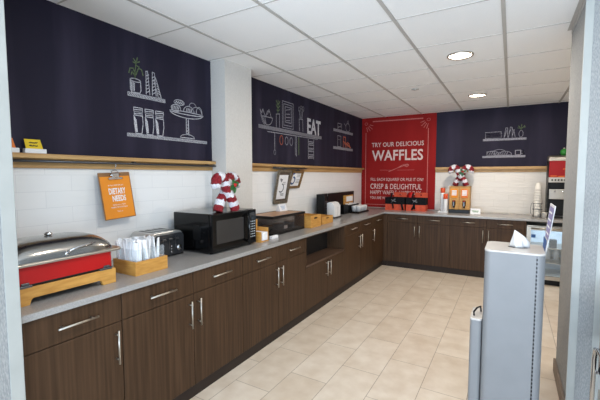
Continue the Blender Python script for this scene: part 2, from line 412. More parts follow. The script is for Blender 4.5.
# --- far left chalkboard
t = thing('chalkboard', (0, 4.7, 1.652), 'navy chalkboard panel with the word EAT chalked on it, between column and red board', 'chalkboard')
obj('board', MB().box(0, .008, 2.935, D, 1.652, H), 'chalk_l', t)
s = [ell(3.45, 2.19, .1, .09, PI, 2*PI), [(3.35, 2.19), (3.55, 2.19)], [(3.40, 2.2), (3.36, 2.27), (3.34, 2.22), (3.31, 2.26), (3.33, 2.18)], [(3.42, 2.2), (3.45, 2.26), (3.50, 2.25), (3.52, 2.2)], [(3.45, 2.22), (3.48, 2.28), (3.51, 2.23)], [(3.37, 2.17), (3.41, 2.11)], [(3.40, 2.18), (3.42, 2.11)], [(3.33, 2.2), (3.35, 2.13), (3.39, 2.1)]]
mb = MB(); strokes(mb, s, f, .009); obj('bowl_drawing', mb, 'chalk_dim', t)
s = [[(3.63, 2.09), (3.63, 2.25), (3.70, 2.26), (3.70, 2.1)]]
mb = MB(); strokes(mb, s, f, .009); obj('vase_drawing', mb, 'chalk_dim', t)
s = [[(3.665, 2.26), (3.67, 2.42)], [(3.668, 2.32), (3.63, 2.36)], [(3.668, 2.32), (3.71, 2.36)], [(3.668, 2.36), (3.63, 2.41)], [(3.668, 2.36), (3.71, 2.41)], [(3.668, 2.29), (3.64, 2.3)], [(3.668, 2.29), (3.70, 2.31)]]
mb = MB(); strokes(mb, s, f, .012); obj('plant_drawing', mb, 'chalk_green', t, label='dim green chalk plant')
s = [rect(3.765, 4.02, 2.11, 2.43), rect(3.795, 3.99, 2.14, 2.40), [(3.85, 2.33), (3.95, 2.35)], [(3.85, 2.28), (3.94, 2.29)], [(3.85, 2.24), (3.95, 2.25)], [(3.85, 2.2), (3.94, 2.21)], rect(3.83, 3.97, 2.18, 2.37)]
mb = MB(); strokes(mb, s, f, .008); obj('picture_drawing', mb, 'chalk_dim', t)
s = [[(4.18, 2.11), (4.17, 2.26), (4.265, 2.27), (4.27, 2.11)], [(4.2, 2.26), (4.17, 2.38)], [(4.22, 2.26), (4.22, 2.41)], [(4.24, 2.26), (4.27, 2.4)], ell(4.175, 2.39, .02, .03), ell(4.225, 2.42, .02, .02), ell(4.275, 2.41, .02, .03)]
mb = MB(); strokes(mb, s, f, .01); obj('utensil_drawing', mb, 'chalk_dim', t)
mb = MB(); strokes(mb, [rect(3.28, 4.82, 2.055, 2.085)]+[[(3.28, 2.062+k*.008), (4.82, 2.062+k*.008)] for k in range(3)], f, .011); obj('shelf_drawing', mb, 'chalk_dim', t)
mb = MB(); lettering(mb, 'EAT', (.0105, 4.39, 2.092), (0, 1, 0), (0, 0, 1), .40, .215, .03); obj('eat_lettering', mb, 'chalk', t, label='block letters EAT in white chalk')
mb = MB(); strokes(mb, [[(3.45, 2.025), (4.70, 2.04)], [(3.595, 2.02), (3.595, 1.82)], ell(3.595, 1.795, .02, .03)], f, .01)
strokes(mb, [[(4.07, 2.02), (4.07, 1.80), (4.10, 1.77), (4.10, 2.02)]], f, .01); strokes(mb, [ell(3.86, 1.95, .035, .05), ell(3.97, 1.95, .035, .05)], f, .01); obj('hook_rail_drawing', mb, 'chalk_dim', t)
mb = MB(); strokes(mb, [ell(3.74, 1.95, .035, .055)], f, .01); obj('mug_drawing', mb, 'chalk_orange', t, label='orange chalk mug')
mb = MB(); strokes(mb, [[(4.15, 2.02), (4.15, 1.79)], [(4.165, 2.02), (4.165, 1.79)]], f, .009); obj('whisk_drawing', mb, 'chalk_green', t, label='yellow green chalk utensil')
s = [[(4.42, 2.02), (4.42, 1.75)], [(4.58, 2.02), (4.58, 1.75)]] + [[(4.42, 1.76+k*.045), (4.58, 1.765+k*.045)] for k in range(6)] + [[(4.44, 1.78+k*.09), (4.56, 1.79+k*.09)] for k in range(3)]
mb = MB(); strokes(mb, s, f, .012); obj('banner_drawing', mb, 'chalk_dim', t)
for z in (2.225, 1.945):
    mb = MB(); strokes(mb, [[(5.24, z+k*.01), (6.04, z+k*.01)] for k in range(4)], f, .012); obj('shelf_drawing', mb, 'chalk_dim', t)
mb = MB(); strokes(mb, [rect(5.40, 5.56, 2.26, 2.31), rect(5.40, 5.56, 2.31, 2.36), [(5.4, 2.28), (5.56, 2.34)]], f, .011); obj('bowl_drawing', mb, 'chalk_dim', t)
mb = MB(); strokes(mb, [ell(5.82, 2.33, .09, .07), [(5.78, 2.4), (5.83, 2.45), (5.86, 2.39)], [(5.74, 2.35), (5.66, 2.38)]], f, .011); obj('teapot_drawing', mb, 'chalk_dim', t)
mb = MB(); strokes(mb, [rect(5.40, 5.53, 1.985, 2.10), rect(5.40, 5.53, 2.1, 2.16)], f, .011); obj('tin_drawing', mb, 'chalk_dim', t)
mb = MB(); strokes(mb, [[(5.63, 1.99), (5.63, 2.16), (5.72, 2.16), (5.72, 1.99)], [(5.64, 2.08), (5.9, 2.03)], [(5.78, 1.99), (5.8, 2.08), (5.88, 2.06), (5.94, 1.99)], [(5.68, 2.05), (5.95, 2.0)]], f, .016); obj('bread_drawing', mb, 'chalk_orange', t, label='orange chalk drawing')

# --- back chalkboard
t = thing('chalkboard', (2.6, D, 1.652), 'navy chalkboard panel with two small chalk shelves, right of the red board', 'chalkboard')
obj('board', MB().box(1.335, 3.95, D-.008, D, 1.652, H), 'chalk_l', t)
f = BW(.0095)
for u0, u1, z in ((2.05, 2.635, 2.075), (2.05, 2.63, 1.808)):
    mb = MB(); strokes(mb, [[(u0, z-.012+k*.008), (u1, z-.012+k*.008)] for k in range(4)], f, .009); obj('shelf_drawing', mb, 'chalk_dim', t)
s = [rect(2.08, 2.30, 2.10, 2.125), rect(2.08, 2.30, 2.125, 2.15), rect(2.08, 2.30, 2.15, 2.175), rect(2.08, 2.30, 2.175, 2.195)]
mb = MB(); strokes(mb, s, f, .006); obj('plate_drawing', mb, 'chalk_dim', t)
s = [[(2.34, 2.1), (2.36, 2.25), (2.385, 2.25), (2.39, 2.1)], [(2.40, 2.1), (2.42, 2.26), (2.445, 2.255), (2.45, 2.1)], [(2.44, 2.24), (2.47, 2.2), (2.49, 2.1)]]+[[(2.35+k*.05, 2.12), (2.375+k*.05, 2.22)] for k in range(3)]
mb = MB(); strokes(mb, s, f, .007); obj('book_drawing', mb, 'chalk_dim', t)
mb = MB(); strokes(mb, [ell(2.565, 2.15, .028, .05)], f, .007); obj('vase_drawing', mb, 'chalk_dim', t)
mb = MB(); strokes(mb, [[(2.56, 2.2), (2.57, 2.29)], [(2.565, 2.22), (2.53, 2.27)], [(2.565, 2.22), (2.61, 2.27)], [(2.565, 2.23), (2.52, 2.24)], [(2.565, 2.24), (2.62, 2.25)]], f, .009); obj('plant_drawing', mb, 'chalk_green', t, label='dim green chalk plant')
s = [ell(2.19, 1.85, .08, .05, 0, PI), ell(2.28, 1.87, .09, .05, 0, PI), ell(2.36, 1.84, .09, .05, 0, PI), [(2.11, 1.83), (2.45, 1.83)], rect(2.11, 2.22, 1.83, 1.89)]+[[(2.14+k*.03, 1.84), (2.16+k*.03, 1.88)] for k in range(9)]
mb = MB(); strokes(mb, s, f, .008); obj('bread_drawing', mb, 'chalk_dim', t)
mb = MB(); strokes(mb, [rect(2.50, 2.57, 1.83, 1.90), ell(2.585, 1.87, .025, .022, -PI/2, PI/2)], f, .01); obj('mug_drawing', mb, 'chalk_dim', t)

# --- red board
t = thing('menu_board', (.67, D, .93), 'tall red waffle board with white lettering filling the wall in the back corner', 'sign')
obj('board', MB().box(.004, 1.335, D-.012, D, .925, H), 'redboard', t)
U, V = (1, 0, 0), (0, 0, 1)
yb = D-.0135
def line(nm, txt, x0, x1, z0, z1, bold, m):
    mb = MB(); lettering(mb, txt, (x0, yb, z0), U, V, x1-x0, z1-z0, bold); return obj(nm, mb, m, t)
line('headline_lettering', 'TRY OUR DELICIOUS', .20, 1.135, 2.035, 2.115, .008, 'board_ink')
line('waffles_lettering', 'WAFFLES', .205, 1.125, 1.782, 1.975, .02, 'board_ink')
line('question_lettering', 'FILL EACH SQUARE? OR PILE IT ON?', .19, 1.14, 1.405, 1.468, .0, 'board_ink')
line('crisp_lettering', 'CRISP & DELIGHTFUL', .185, 1.115, 1.265, 1.362, .004, 'board_ink')
line('happy_lettering', 'HAPPY WAFFLE, HAPPY DAY', .185, 1.10, 1.155, 1.238, .0, 'board_ink')
line('small_lettering', 'YOU ARE WHAT YOU EAT', .18, .80, 1.075, 1.125, .0, 'board_ink')
f = BW(.0135)
mb = MB()
strokes(mb, [[(.22, 2.505), (1.11, 2.498)]], f, .018)
strokes(mb, [[(1.205, 2.32), (1.205, 1.0)], [(.085, 2.30), (.085, .98)], [(.085, .975), (1.205, .975)]], f, .010)
for sx, cx in ((1, .09), (-1, 1.205)):
    strokes(mb, [ell(cx, 2.47, .028, .022)], f, .007)
    strokes(mb, [[(cx+sx*.005, 2.40), (cx+sx*.03, 2.32)], [(cx+sx*.03, 2.41), (cx+sx*.075, 2.34)], [(cx+sx*.05, 2.43), (cx+sx*.115, 2.37)], [(cx+sx*.07, 2.45), (cx+sx*.13, 2.43)]], f, .009)
obj('border_drawing', mb, 'board_ink_dim', t)
mb = MB(); strokes(mb, [[(.53, 1.585), (.66, 1.637), (.80, 1.69), (.875, 1.70)], [(.80, 1.69), (.85, 1.668), (.88, 1.69)], [(.66, 1.637), (.78, 1.70), (.86, 1.715), (.885, 1.70)]], f, .010); strokes(mb, [[(.36, 1.612), (.56, 1.61)], [(.68, 1.61), (.98, 1.612)]], f, .004); obj('whisk_drawing', mb, 'board_ink_dim', t)

# --- oak ledges with rails
def ledge(x0, x1, y0, y1, label, axis):
    t = thing('wall_ledge', ((x0+x1)/2, (y0+y1)/2, 1.565), label, 'ledge', None)
    return t
t = thing('wall_ledge', (0, 1.62, 1.565), 'oak ledge with metal rail holding two card holders, left of the pale column', 'ledge')
obj('backer_board', MB().box(0, .018, .69, 2.54, 1.565, 1.652, .002), 'ledge', t)
obj('shelf_lip', MB().box(.018, .062, .69, 2.54, 1.622, 1.65, .003), 'ledge', t)
r = obj('hanging_rail', MB().cyl((.05, .69, 1.606), (.05, 2.585, 1.606), .008).cyl((.05, 2.575, 1.606), (.05, 2.6, 1.606), .013), 'dsteel', t, label='round steel rail')
for y in (.9, 1.7, 2.45): obj('rail_bracket', MB().box(.018, .055, y-.008, y+.008, 1.602, 1.622), 'dsteel', r)
t = thing('wall_ledge', (0, 4.72, 1.565), 'oak ledge with dark rail holding two framed pictures, below the EAT chalkboard', 'ledge')
obj('backer_board', MB().box(0, .018, 2.938, 6.505, 1.565, 1.652, .002), 'ledge', t)
obj('shelf_lip', MB().box(.018, .062, 2.938, 6.505, 1.622, 1.65, .003), 'ledge', t)
r = obj('hanging_rail', MB().cyl((.05, 3.5, 1.606), (.05, 4.3, 1.606), .008), 'dsteel', t, label='dark steel rail')
for y in (3.55, 4.25): obj('rail_bracket', MB().box(.018, .055, y-.008, y+.008, 1.602, 1.622), 'dsteel', r)
t = thing('wall_ledge', (2.6, D, 1.565), 'plain oak ledge on the back wall above the syrup dispenser', 'ledge')
obj('backer_board', MB().box(1.337, 3.94, D-.018, D, 1.565, 1.652, .002), 'ledge', t)
obj('shelf_lip', MB().box(1.337, 3.94, D-.06, D-.018, 1.61, 1.65, .003), 'ledge', t)

# card holders on the near ledge
def card_holder(y0, y1, m, label, ink):
    t = thing('card_holder', (.04, (y0+y1)/2, 1.65), label, 'card holder')
    obj('base', MB().box(.024, .056, y0-.012, y1+.012, 1.65, 1.677, .003), 'white', t)
    mb = MB(); mb.faces([(.036, y0, 1.677), (.040, y0, 1.677), (.036, y1, 1.677), (.040, y1, 1.677), (.030, y0-.006, 1.732), (.034, y0-.006, 1.732), (.030, y1-.012, 1.732), (.034, y1-.012, 1.732)],
             [(0, 1, 3, 2), (4, 5, 7, 6), (0, 1, 5, 4), (2, 3, 7, 6), (1, 3, 7, 5), (0, 2, 6, 4)])
    c = obj('card', mb, m, t)
    ln = []
    for z, n in ((1.713, 9), (1.695, 10)):
        u = y0+.018
        for k in range(n):
            wv = (y1-y0-.045)/n
            ln.append([(u+k*wv, z+JIT(.003)), (u+(k+.75)*wv, z+JIT(.003))])
    mb = MB(); strokes(mb, ln, lambda u, v: (.0408-(v-1.677)*.109, u, v), .005); obj('print', mb, ink, c)
card_holder(1.012, 1.10, 'yellow', 'yellow card with dark print in a white holder on the oak ledge', 'ink')
card_holder(.872, .962, 'orange_card', 'orange card in a white holder on the oak ledge, against the left wall end', 'white')

# clipboard hanging from the rail
t = thing('clipboard', (.04, 1.545, 1.215), 'orange DIETARY NEEDS clipboard hanging from the oak ledge above the white cutlery', 'clipboard')
TL = Matrix.Translation((.062, 1.545, 1.385)) @ Matrix.Rotation(math.radians(2.8), 4, 'X') @ Matrix.Rotation(math.radians(-8), 4, 'Y') @ Matrix.Diagonal((1, .94, 1.02, 1))
def onT(mb): mb.T = TL; return mb
obj('board', onT(MB()).box(-.002, .003, -.125, .125, -.165, .155, .002), 'kraft', t)
obj('paper', onT(MB()).box(.003, .0045, -.117, .117, -.160, .128), 'orange_paper', t, label='orange printed sheet')
mb = onT(MB())
Um, Vm = (0, 1, 0), (0, 0, 1)
for txt, u0, u1, v0, v1, b in (('IF YOU HAVE SPECIAL', -.062, .058, .062, .071, 0), ('DIETARY', -.065, .068, .005, .047, .03), ('NEEDS', -.045, .062, -.045, -.004, .03), ('PLEASE ASK A TEAM', -.05, .05, -.073, -.064, 0), ('MEMBER FOR ASSISTANCE', -.066, .066, -.090, -.081, 0), ('Thank You', -.022, .022, -.118, -.109, 0)):
    lettering(mb, txt, (.0052, u0, v0), Um, Vm, u1-u0, v1-v0, b)
obj('lettering', mb, 'paper', t, label='white DIETARY NEEDS lettering')
c = obj('clip', onT(MB()).box(.003, .016, -.055, .055, .105, .120, .003).box(.003, .02, -.03, .03, .118, .148, .006).cyl((.012, -.04, .135), (.012, .04, .135), .006), 'chrome', t)
obj('wire_loop', onT(MB()).tube([(.012, .03*math.cos(a), .148+.02*math.sin(a)) for a in [PI*k/10 for k in range(11)]], .003, 8), 'chrome', c)
obj('hook', MB().tube([(.045, 1.545, 1.565), (.052, 1.546, 1.58), (.055, 1.549, 1.60), (.053, 1.551, 1.613), (.046, 1.552, 1.616), (.041, 1.552, 1.61)], .0025, 8), 'chrome', t)

# picture frames hanging from the far ledge
def frame(y0, y1, z0, z1, x_top, x_bot, fm, label, kind, mount, name='picture_frame'):
    t = thing(name, ((x_top+x_bot)/2, (y0+y1)/2, z0), label, 'picture frame')
    h = z1-z0; a = math.atan2(x_top-x_bot, h)
    T = Matrix.Translation((x_bot, (y0+y1)/2, z0)) @ Matrix.Rotation(a, 4, 'Y')
    w2 = (y1-y0)/2
    mb = MB(); mb.T = T; mb.frame(0, 0, .022, -w2, w2, 0, h, .026); mb.frame(0, .018, .027, -w2, w2, 0, h, .010); obj('frame', mb, fm, t)
    mb = MB(); mb.T = T; mb.box(.002, .006, -w2+.025, w2-.025, .025, h-.025); obj('backing', mb, 'mat_brown' if mount else 'paper', t)
    mg = .042 if mount else .024
    mb = MB(); mb.T = T; mb.box(.006, .0075, -w2+mg, w2-mg, mg+.01, h-mg-.02); p = obj('print', mb, 'paper', t)
    g2 = lambda u, v: tuple(T @ Vector((.0085, u, v)))
    mb = MB()
    if kind == 0:
        strokes(mb, [ell(-.02, .19, .05, .05, -2.2, 1.4)], g2, .016); strokes(mb, [[(-.06, .30), (-.02, .29)], [(-.05, .285), (-.03, .27)]], g2, .018)
        obj('crescent_print', mb, 'greyink', p)
        mb = MB(); strokes(mb, [[(0, .26-k*.022), (.06, .26-k*.022)] for k in range(2)]+[[(-.03+k*.01, .12-k*.012), (.05, .12-k*.012)] for k in range(3)], g2, .006); obj('text_print', mb, 'greyink', p)
    else:
        strokes(mb, [ell(-.055, .10, .045, .045, -2.4, 1.6)], g2, .022); strokes(mb, [[(-.09, .20), (-.04, .215)], [(-.08, .185), (-.05, .2)]], g2, .02)
        obj('crescent_print', mb, 'blueink', p)
        mb = MB(); strokes(mb, [[(.02, .19-k*.02), (.10, .19-k*.02)] for k in range(3)]+[[(.03, .11-k*.02), (.11, .11-k*.02)] for k in range(3)], g2, .006); obj('text_print', mb, 'greyink', p)
    mb = MB(); mb.T = T; mb.box(.004, .012, -.05, .05, h, h+.012).box(.004, .012, -.012, .012, h+.012, h+.03); obj('hanger', mb, 'dsteel', t)
frame(3.545, 3.835, 1.18, 1.592, .085, .004, 'frame', 'pewter framed picture with brown mount, the larger and nearer of two on the tiles', 0, True)
frame(3.86, 4.14, 1.36, 1.592, .085, .006, 'goldframe', 'bronze framed print with blue crescent, hanging beside the pewter frame', 1, False)

# ================================================================ CABINETS
XF = .64   # front plane of the left run
def bar_handle(mb, p0, p1, off, r=.0055):
    p0, p1 = Vector(p0), Vector(p1); off = Vector(off); d = (p1-p0).normalized()
    mb.cyl(p0+off, p1+off, r, seg=10)
    for q in (p0+d*.025, p1-d*.025): mb.cyl(q, q+off, r*.8, seg=8)
    return mb
def cab_left(y0, y1, doors, drawers, label, hinge=None, niche=False):
    """doors: handle sides per door; drawers: number"""
    t = thing('base_cabinet', (.32, (y0+y1)/2, 0), label, 'cabinet', 'base cabinets of the long run')
    if not niche:
        obj('body', MB().box(.02, XF-.022, y0+.001, y1-.001, .088, .882), 'cab', t)
    else:
        mb = MB().box(.02, XF-.022, y0+.001, y1-.001, .088, .565)
        mb.box(.02, XF-.001, y0+.001, y0+.02, .565, .882).box(.02, XF-.001, y1-.02, y1-.001, .565, .882).box(.02, XF-.001, y0+.02, y1-.02, .865, .882)
        obj('body', mb, 'cab', t)
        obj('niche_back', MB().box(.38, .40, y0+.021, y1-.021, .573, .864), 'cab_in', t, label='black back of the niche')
        obj('niche_shelf', MB().box(.04, XF-.001, y0+.02, y1-.02, .552, .572), 'niche', t, label='open shelf floor')
    obj('plinth', MB().box(.02, .622, y0, y1, 0, .088), 'plinth', t)
    zt = .727 if not niche else .55
    n = len(doors); wd = (y1-y0)/n
    for k, hs in enumerate(doors):
        a, b = y0+k*wd+.0026, y0+(k+1)*wd-.0026
        d = obj('door', MB().box(XF-.02, XF, a, b, .092, zt-.002, .0012, 1), 'cab', t)
        hy = b-.038 if hs == 'R' else a+.036
        if niche: bz0, bz1 = .36, .535
        else: bz0, bz1 = .505, .69
        obj('handle', bar_handle(MB(), (XF, hy, bz0), (XF, hy, bz1), (.032, 0, 0)), 'steel', d)
    if drawers:
        wd = (y1-y0)/drawers
        for k in range(drawers):
            a, b = y0+k*wd+.0026, y0+(k+1)*wd-.0026
            d = obj('drawer', MB().box(XF-.02, XF, a, b, zt+.002, .878, .0012, 1), 'cab', t)
            m_ = (a+b)/2
            obj('handle', bar_handle(MB(), (XF, m_-.095, .806), (XF, m_+.095, .806), (.032, 0, 0)), 'steel', d)
    return t
cab_left(.695, 1.174, 'R', 1, 'dark brown base cabinet under the red chafing dish, nearest in the run')
cab_left(1.174, 1.69, 'R', 1, 'dark brown base cabinet under the white cutlery and toaster')
cab_left(1.69, 2.206, 'L', 1, 'dark brown base cabinet under the black microwave')
cab_left(2.206, 3.224, 'RL', 2, 'wide dark brown cabinet with two drawers, left of the open niche')
cab_left(3.224, 4.256, 'RL', 0, 'dark brown cabinet with an open niche above two doors', niche=True)
cab_left(4.256, 4.773, 'R', 1, 'dark brown base cabinet just beyond the open niche')
cab_left(4.773, 5.29, 'L', 1, 'dark brown base cabinet second beyond the open niche')
cab_left(5.29, 5.862, 'L', 1, 'dark brown base cabinet at the far end of the long run, by the inner corner')
YF = 5.884
def cab_back(x0, x1, hs, label):
    t = thing('base_cabinet', ((x0+x1)/2, 6.2, 0), label, 'cabinet', 'base cabinets on the back wall')
    obj('body', MB().box(x0+.001, x1-.001, YF+.022, D-.02, .088, .882), 'cab', t)
    obj('plinth', MB().box(x0, x1, YF+.018, D-.02, 0, .088), 'plinth', t)
    a, b = x0+.0018, x1-.0018
    d = obj('door', MB().box(a, b, YF, YF+.02, .092, .748, .0012, 1), 'cab', t)
    hx = b-.036 if hs == 'R' else a+.036
    obj('handle', bar_handle(MB(), (hx, YF, .53), (hx, YF, .715), (0, -.032, 0)), 'steel', d)
    d = obj('drawer', MB().box(a, b, YF, YF+.02, .752, .878, .0012, 1), 'cab', t)
    m_ = (a+b)/2
    obj('handle', bar_handle(MB(), (m_-.1, YF, .815), (m_+.1, YF, .815), (0, -.032, 0)), 'steel', d)
cab_back(.705, 1.19, 'R', 'dark brown cabinet under the orange boxes, next to the inner corner')
cab_back(1.19, 1.676, 'L', 'dark brown cabinet under the syrup dispenser on the back wall')
cab_back(1.676, 2.165, 'R', 'dark brown cabinet on the back wall, just left of the grey bin in view')
cab_back(2.165, 2.645, 'L', 'dark brown cabinet on the back wall beside the glass door fridge')
t = thing('corner_filler', (.66, 5.9, 0), 'dark brown corner panel between the long run and the back cabinets', 'panel')
obj('panel', MB().box(XF-.02, XF, 5.864, 5.89, .088, .882).box(XF, .703, YF, YF+.018, .088, .882), 'cab', t)
obj('plinth', MB().box(.61, .703, 5.90, 5.93, 0, .088).box(.60, .622, 5.864, 5.93, 0, .088), 'plinth', t)
t = thing('fridge_end_panel', (2.656, 6.2, 0), 'dark brown side panel of the back run next to the fridge', 'panel')
obj('panel', MB().box(2.647, 2.662, YF, D-.02, 0, .882), 'cab', t)

mb = MB().prism([(0, .69), (.66, .69), (.66, 5.864), (3.9, 5.864), (3.9, D-.012), (0, D-.012)], 2, .882, ZC, .003)
setp(obj('countertop', mb, 'counter'), 'L shaped grey stone countertop on the dark brown cabinets', 'countertop')

# ================================================================ COUNTER OBJECTS
Z = ZC
# --- chafing dish
cx0, cx1, cy0, cy1 = .19, .53, .715, 1.218
t = thing('chafing_dish', (.36, .965, Z), 'red and steel chafing dish with domed lid on a bamboo stand', 'chafing dish')
st = MB()
def apron(a, b): return [(a, 0), (a+.075, 0), (a+.082, .022), (a+.09, .03), (b-.09, .03), (b-.082, .022), (b-.075, 0), (b, 0), (b, .083), (a, .083)]
for x in (cx0, cx1-.022): st.prism([(y, Z+z) for y, z in apron(cy0, cy1)], 0, x, x+.022, .002)
for y in (cy0, cy1-.022): st.prism([(x, Z+z) for x, z in apron(cx0+.022, cx1-.022)], 1, y, y+.022, .002)
obj('bamboo_stand', st, 'wood', t)
obj('water_pan', MB().box(cx0+.012, cx1-.012, cy0+.012, cy1-.012, Z+.07, Z+.095, .004), 'black', t)
obj('red_panel', MB().prism(rrect(cx0+.02, cx1-.012, cy0+.015, cy1-.006, .025), 2, Z+.095, Z+.185), 'red', t, label='red enamel band')
for y in (cy0+.06, cy1-.05): obj('clip', MB().box(cx1-.016, cx1+.0, y-.04, y+.03, Z+.08, Z+.094, .004).box(cx1-.014, cx1-.004, y-.015, y+.02, Z+.092, Z+.106, .004), 'dsteel', t)
rim = obj('rim', MB().prism(rrect(cx0-.01, cx1+.012, cy0-.025, cy1+.042, .03), 2, Z+.183, Z+.197, .004), 'steel', t)
# roll-top lid: half-round end profile swept along the length with rounded ends
lid = bmesh.new(); rings = []
ny, na = 24, 16
for j in range(ny+1):
    s_ = -1+2*j/ny
    k = (1-abs(s_)**4)**.55 if abs(s_) < 1 else 0
    yy = (cy0-.015)+(cy1-cy0+.03)*(s_*.5+.5)
    ring = []
    for i in range(na+1):
        a = PI*i/na
        cxm = (cx0+cx1)/2; rx = (cx1-cx0)/2
        ex = math.copysign(abs(math.cos(a))**.8, math.cos(a))
        ring.append(lid.verts.new((cxm+rx*ex*(.72+.28*k if k > 0 else .72), yy, Z+.197+.095*(math.sin(a)**.8)*k)))
    rings.append(ring)
for a, b in zip(rings, rings[1:]):
    for i in range(na): lid.faces.new((a[i], a[i+1], b[i+1], b[i]))
bmesh.ops.remove_doubles(lid, verts=lid.verts, dist=1e-5)
bmesh.ops.recalc_face_normals(lid, faces=lid.faces)
mb = MB(); mb.add(lid, True); l = obj('lid', mb, 'lid_steel', t)
obj('lid_knob', MB().lathe([(.006, 0), (.007, .012), (.018, .016), (.02, .024), (.012, .031), (0, .032)], (.36, .958, Z+.279), 16), 'chrome', l)
obj('lid_handle', MB().tube([(.525, .965, Z+.212), (.548, .975, Z+.232), (.548, 1.01, Z+.240), (.543, 1.06, Z+.246), (.53, 1.11, Z+.25)], [.008, .007, .006, .005, .004], 10).sph((.523, .962, Z+.212), .012), 'chrome', l)
# --- cutlery caddy
t = thing('cutlery_caddy', (.42, 1.44, Z), 'bamboo caddy with clear dividers full of white wrapped cutlery', 'caddy')
qx0, qx1, qy0, qy1 = .31, .532, 1.342, 1.575
mb = MB().frame(2, Z, Z+.085, qx0, qx1, qy0, qy1, .01); mb.box(qx0+.01, qx1-.01, qy0+.01, qy1-.01, Z, Z+.01); obj('bamboo_box', mb, 'wood', t)
mb = MB().frame(2, Z+.012, Z+.155, qx0+.013, qx1-.013, qy0+.013, qy1-.013, .002); obj('clear_liner', mb, 'acrylic', t, label='clear acrylic liner')
for k in (1, 2): obj('divider', MB().box(qx0+.016, qx1-.016, qy0+.07*k+.009, qy0+.07*k+.011, Z+.012, Z+.155), 'acrylic', t)
first = None
for k in range(54):
    bay = k % 3; px = qx0+.028+(k//3)*.0098; py = qy0+.036+bay*.07+JIT(.014)
    hgt = .165+random.random()*.045
    if first is None:
        mb = MB().box(-.013, .013, -.0035, .0035, 0, .185, .002); mb.box(-.010, .010, -.0045, .0045, .02, .165, .002)
        first = obj('wrapped_cutlery', mb, 'paper', org=(0, 0, 0)); o = first
    else:
        o = first.copy(); C.objects.link(o)
    o.location = (px, py, Z+.013+random.random()*.02); o.rotation_euler = (JIT(.14), JIT(.16), JIT(.9))
    setp(o, 'white paper wrapped cutlery packet standing in the bamboo caddy', 'cutlery packet', 'wrapped cutlery in the caddy')
# --- toaster
t = thing('toaster', (.15, 1.8, Z), 'chrome four slot toaster with black control end, left of the microwave', 'toaster')
y0, y1, x0, x1 = 1.655, 1.945, .03, .275
prof = rrect(y0, y1, Z+.015, Z+.188, .04)
prof = [(u, max(v, Z+.015)) for u, v in prof]
obj('body', MB().prism(prof, 0, x0, x1-.012, .006, False), 'tinsteel', t)
pn = obj('control_panel', MB().prism(rrect(y0+.03, y1-.006, Z+.012, Z+.172, .03), 0, x1-.012, x1+.006, .003), 'panelsteel', t)
obj('base', MB().box(x0+.008, x1, y0+.006, y1-.006, Z+.004, Z+.018, .003), 'black', t)
for x in (x0+.04, x1-.04):
    for y in (y0+.03, y1-.03): obj('foot', MB().cyl((x, y, Z), (x, y, Z+.006), .012), 'black', t)
for y in (y0+.06, y0+.115, y0+.175, y0+.23): obj('slot', MB().box(x0+.03, x1-.045, y-.014, y+.014, Z+.180, Z+.1895, .004), 'black', t)
for y in (y0+.09, y0+.145, y0+.205):
    obj('lever_track', MB().box(x1+.005, x1+.0075, y-.003, y+.003, Z+.06, Z+.15), 'dsteel', pn)
    obj('lever', MB().box(x1+.006, x1+.026, y-.018, y+.018, Z+.128, Z+.142, .004), 'dsteel', pn)
obj('knob', MB().cyl((x1+.005, y0+.225, Z+.062), (x1+.024, y0+.225, Z+.062), .02), 'chrome', pn)
for k in range(3): obj('button', MB().cyl((x1+.005, y0+.165, Z+.035+k*.022), (x1+.01, y0+.165, Z+.035+k*.022), .006), 'chrome', pn)
# --- microwave
t = thing('microwave', (.32, 2.272, Z), 'large black microwave oven with candy cane decoration on top', 'microwave')
x0, x1, y0, y1, z0, z1 = .10, .52, 1.998, 2.548, Z+.012, Z+.312
obj('body', MB().box(x0, x1-.03, y0, y1, z0, z1, .006), 'gloss', t)
d = obj('door', MB().box(x1-.03, x1, y0+.002, y1-.108, z0+.002, z1-.002, .006), 'gloss', t)
obj('window', MB().box(x1-.002, x1+.002, y0+.05, y1-.175, z0+.062, z1-.055, .001), 'window', d)
obj('handle', MB().tube([(x1-.002, y1-.14, z0+.035), (x1+.03, y1-.14, z0+.05), (x1+.036, y1-.14, z0+.15), (x1+.03, y1-.14, z1-.05), (x1-.002, y1-.14, z1-.035)], .011, 10), 'gloss', d)
pn = obj('control_panel', MB().box(x1-.03, x1, y1-.106, y1-.002, z0+.002, z1-.002, .005), 'gloss', t)
mb = MB()
for r_ in range(7):
    for c_ in range(3): mb.box(x1, x1+.001, y1-.088+c_*.026, y1-.070+c_*.026, z0+.06+r_*.022, z0+.066+r_*.022)
obj('keypad_print', mb, 'clock', pn)
obj('display', MB().box(x1, x1+.0012, y1-.09, y1-.02, z1-.055, z1-.03), 'window', pn)
obj('side_vent', MB().prism(rrect(x1-.20, x1-.12, z0+.09, z0+.21, .02), 1, y0-.001, y0+.002), 'black', t)
for x in (x0+.04, x1-.05):
    for y in (y0+.04, y1-.04): obj('foot', MB().cyl((x, y, Z), (x, y, z0+.002), .015), 'black', t)

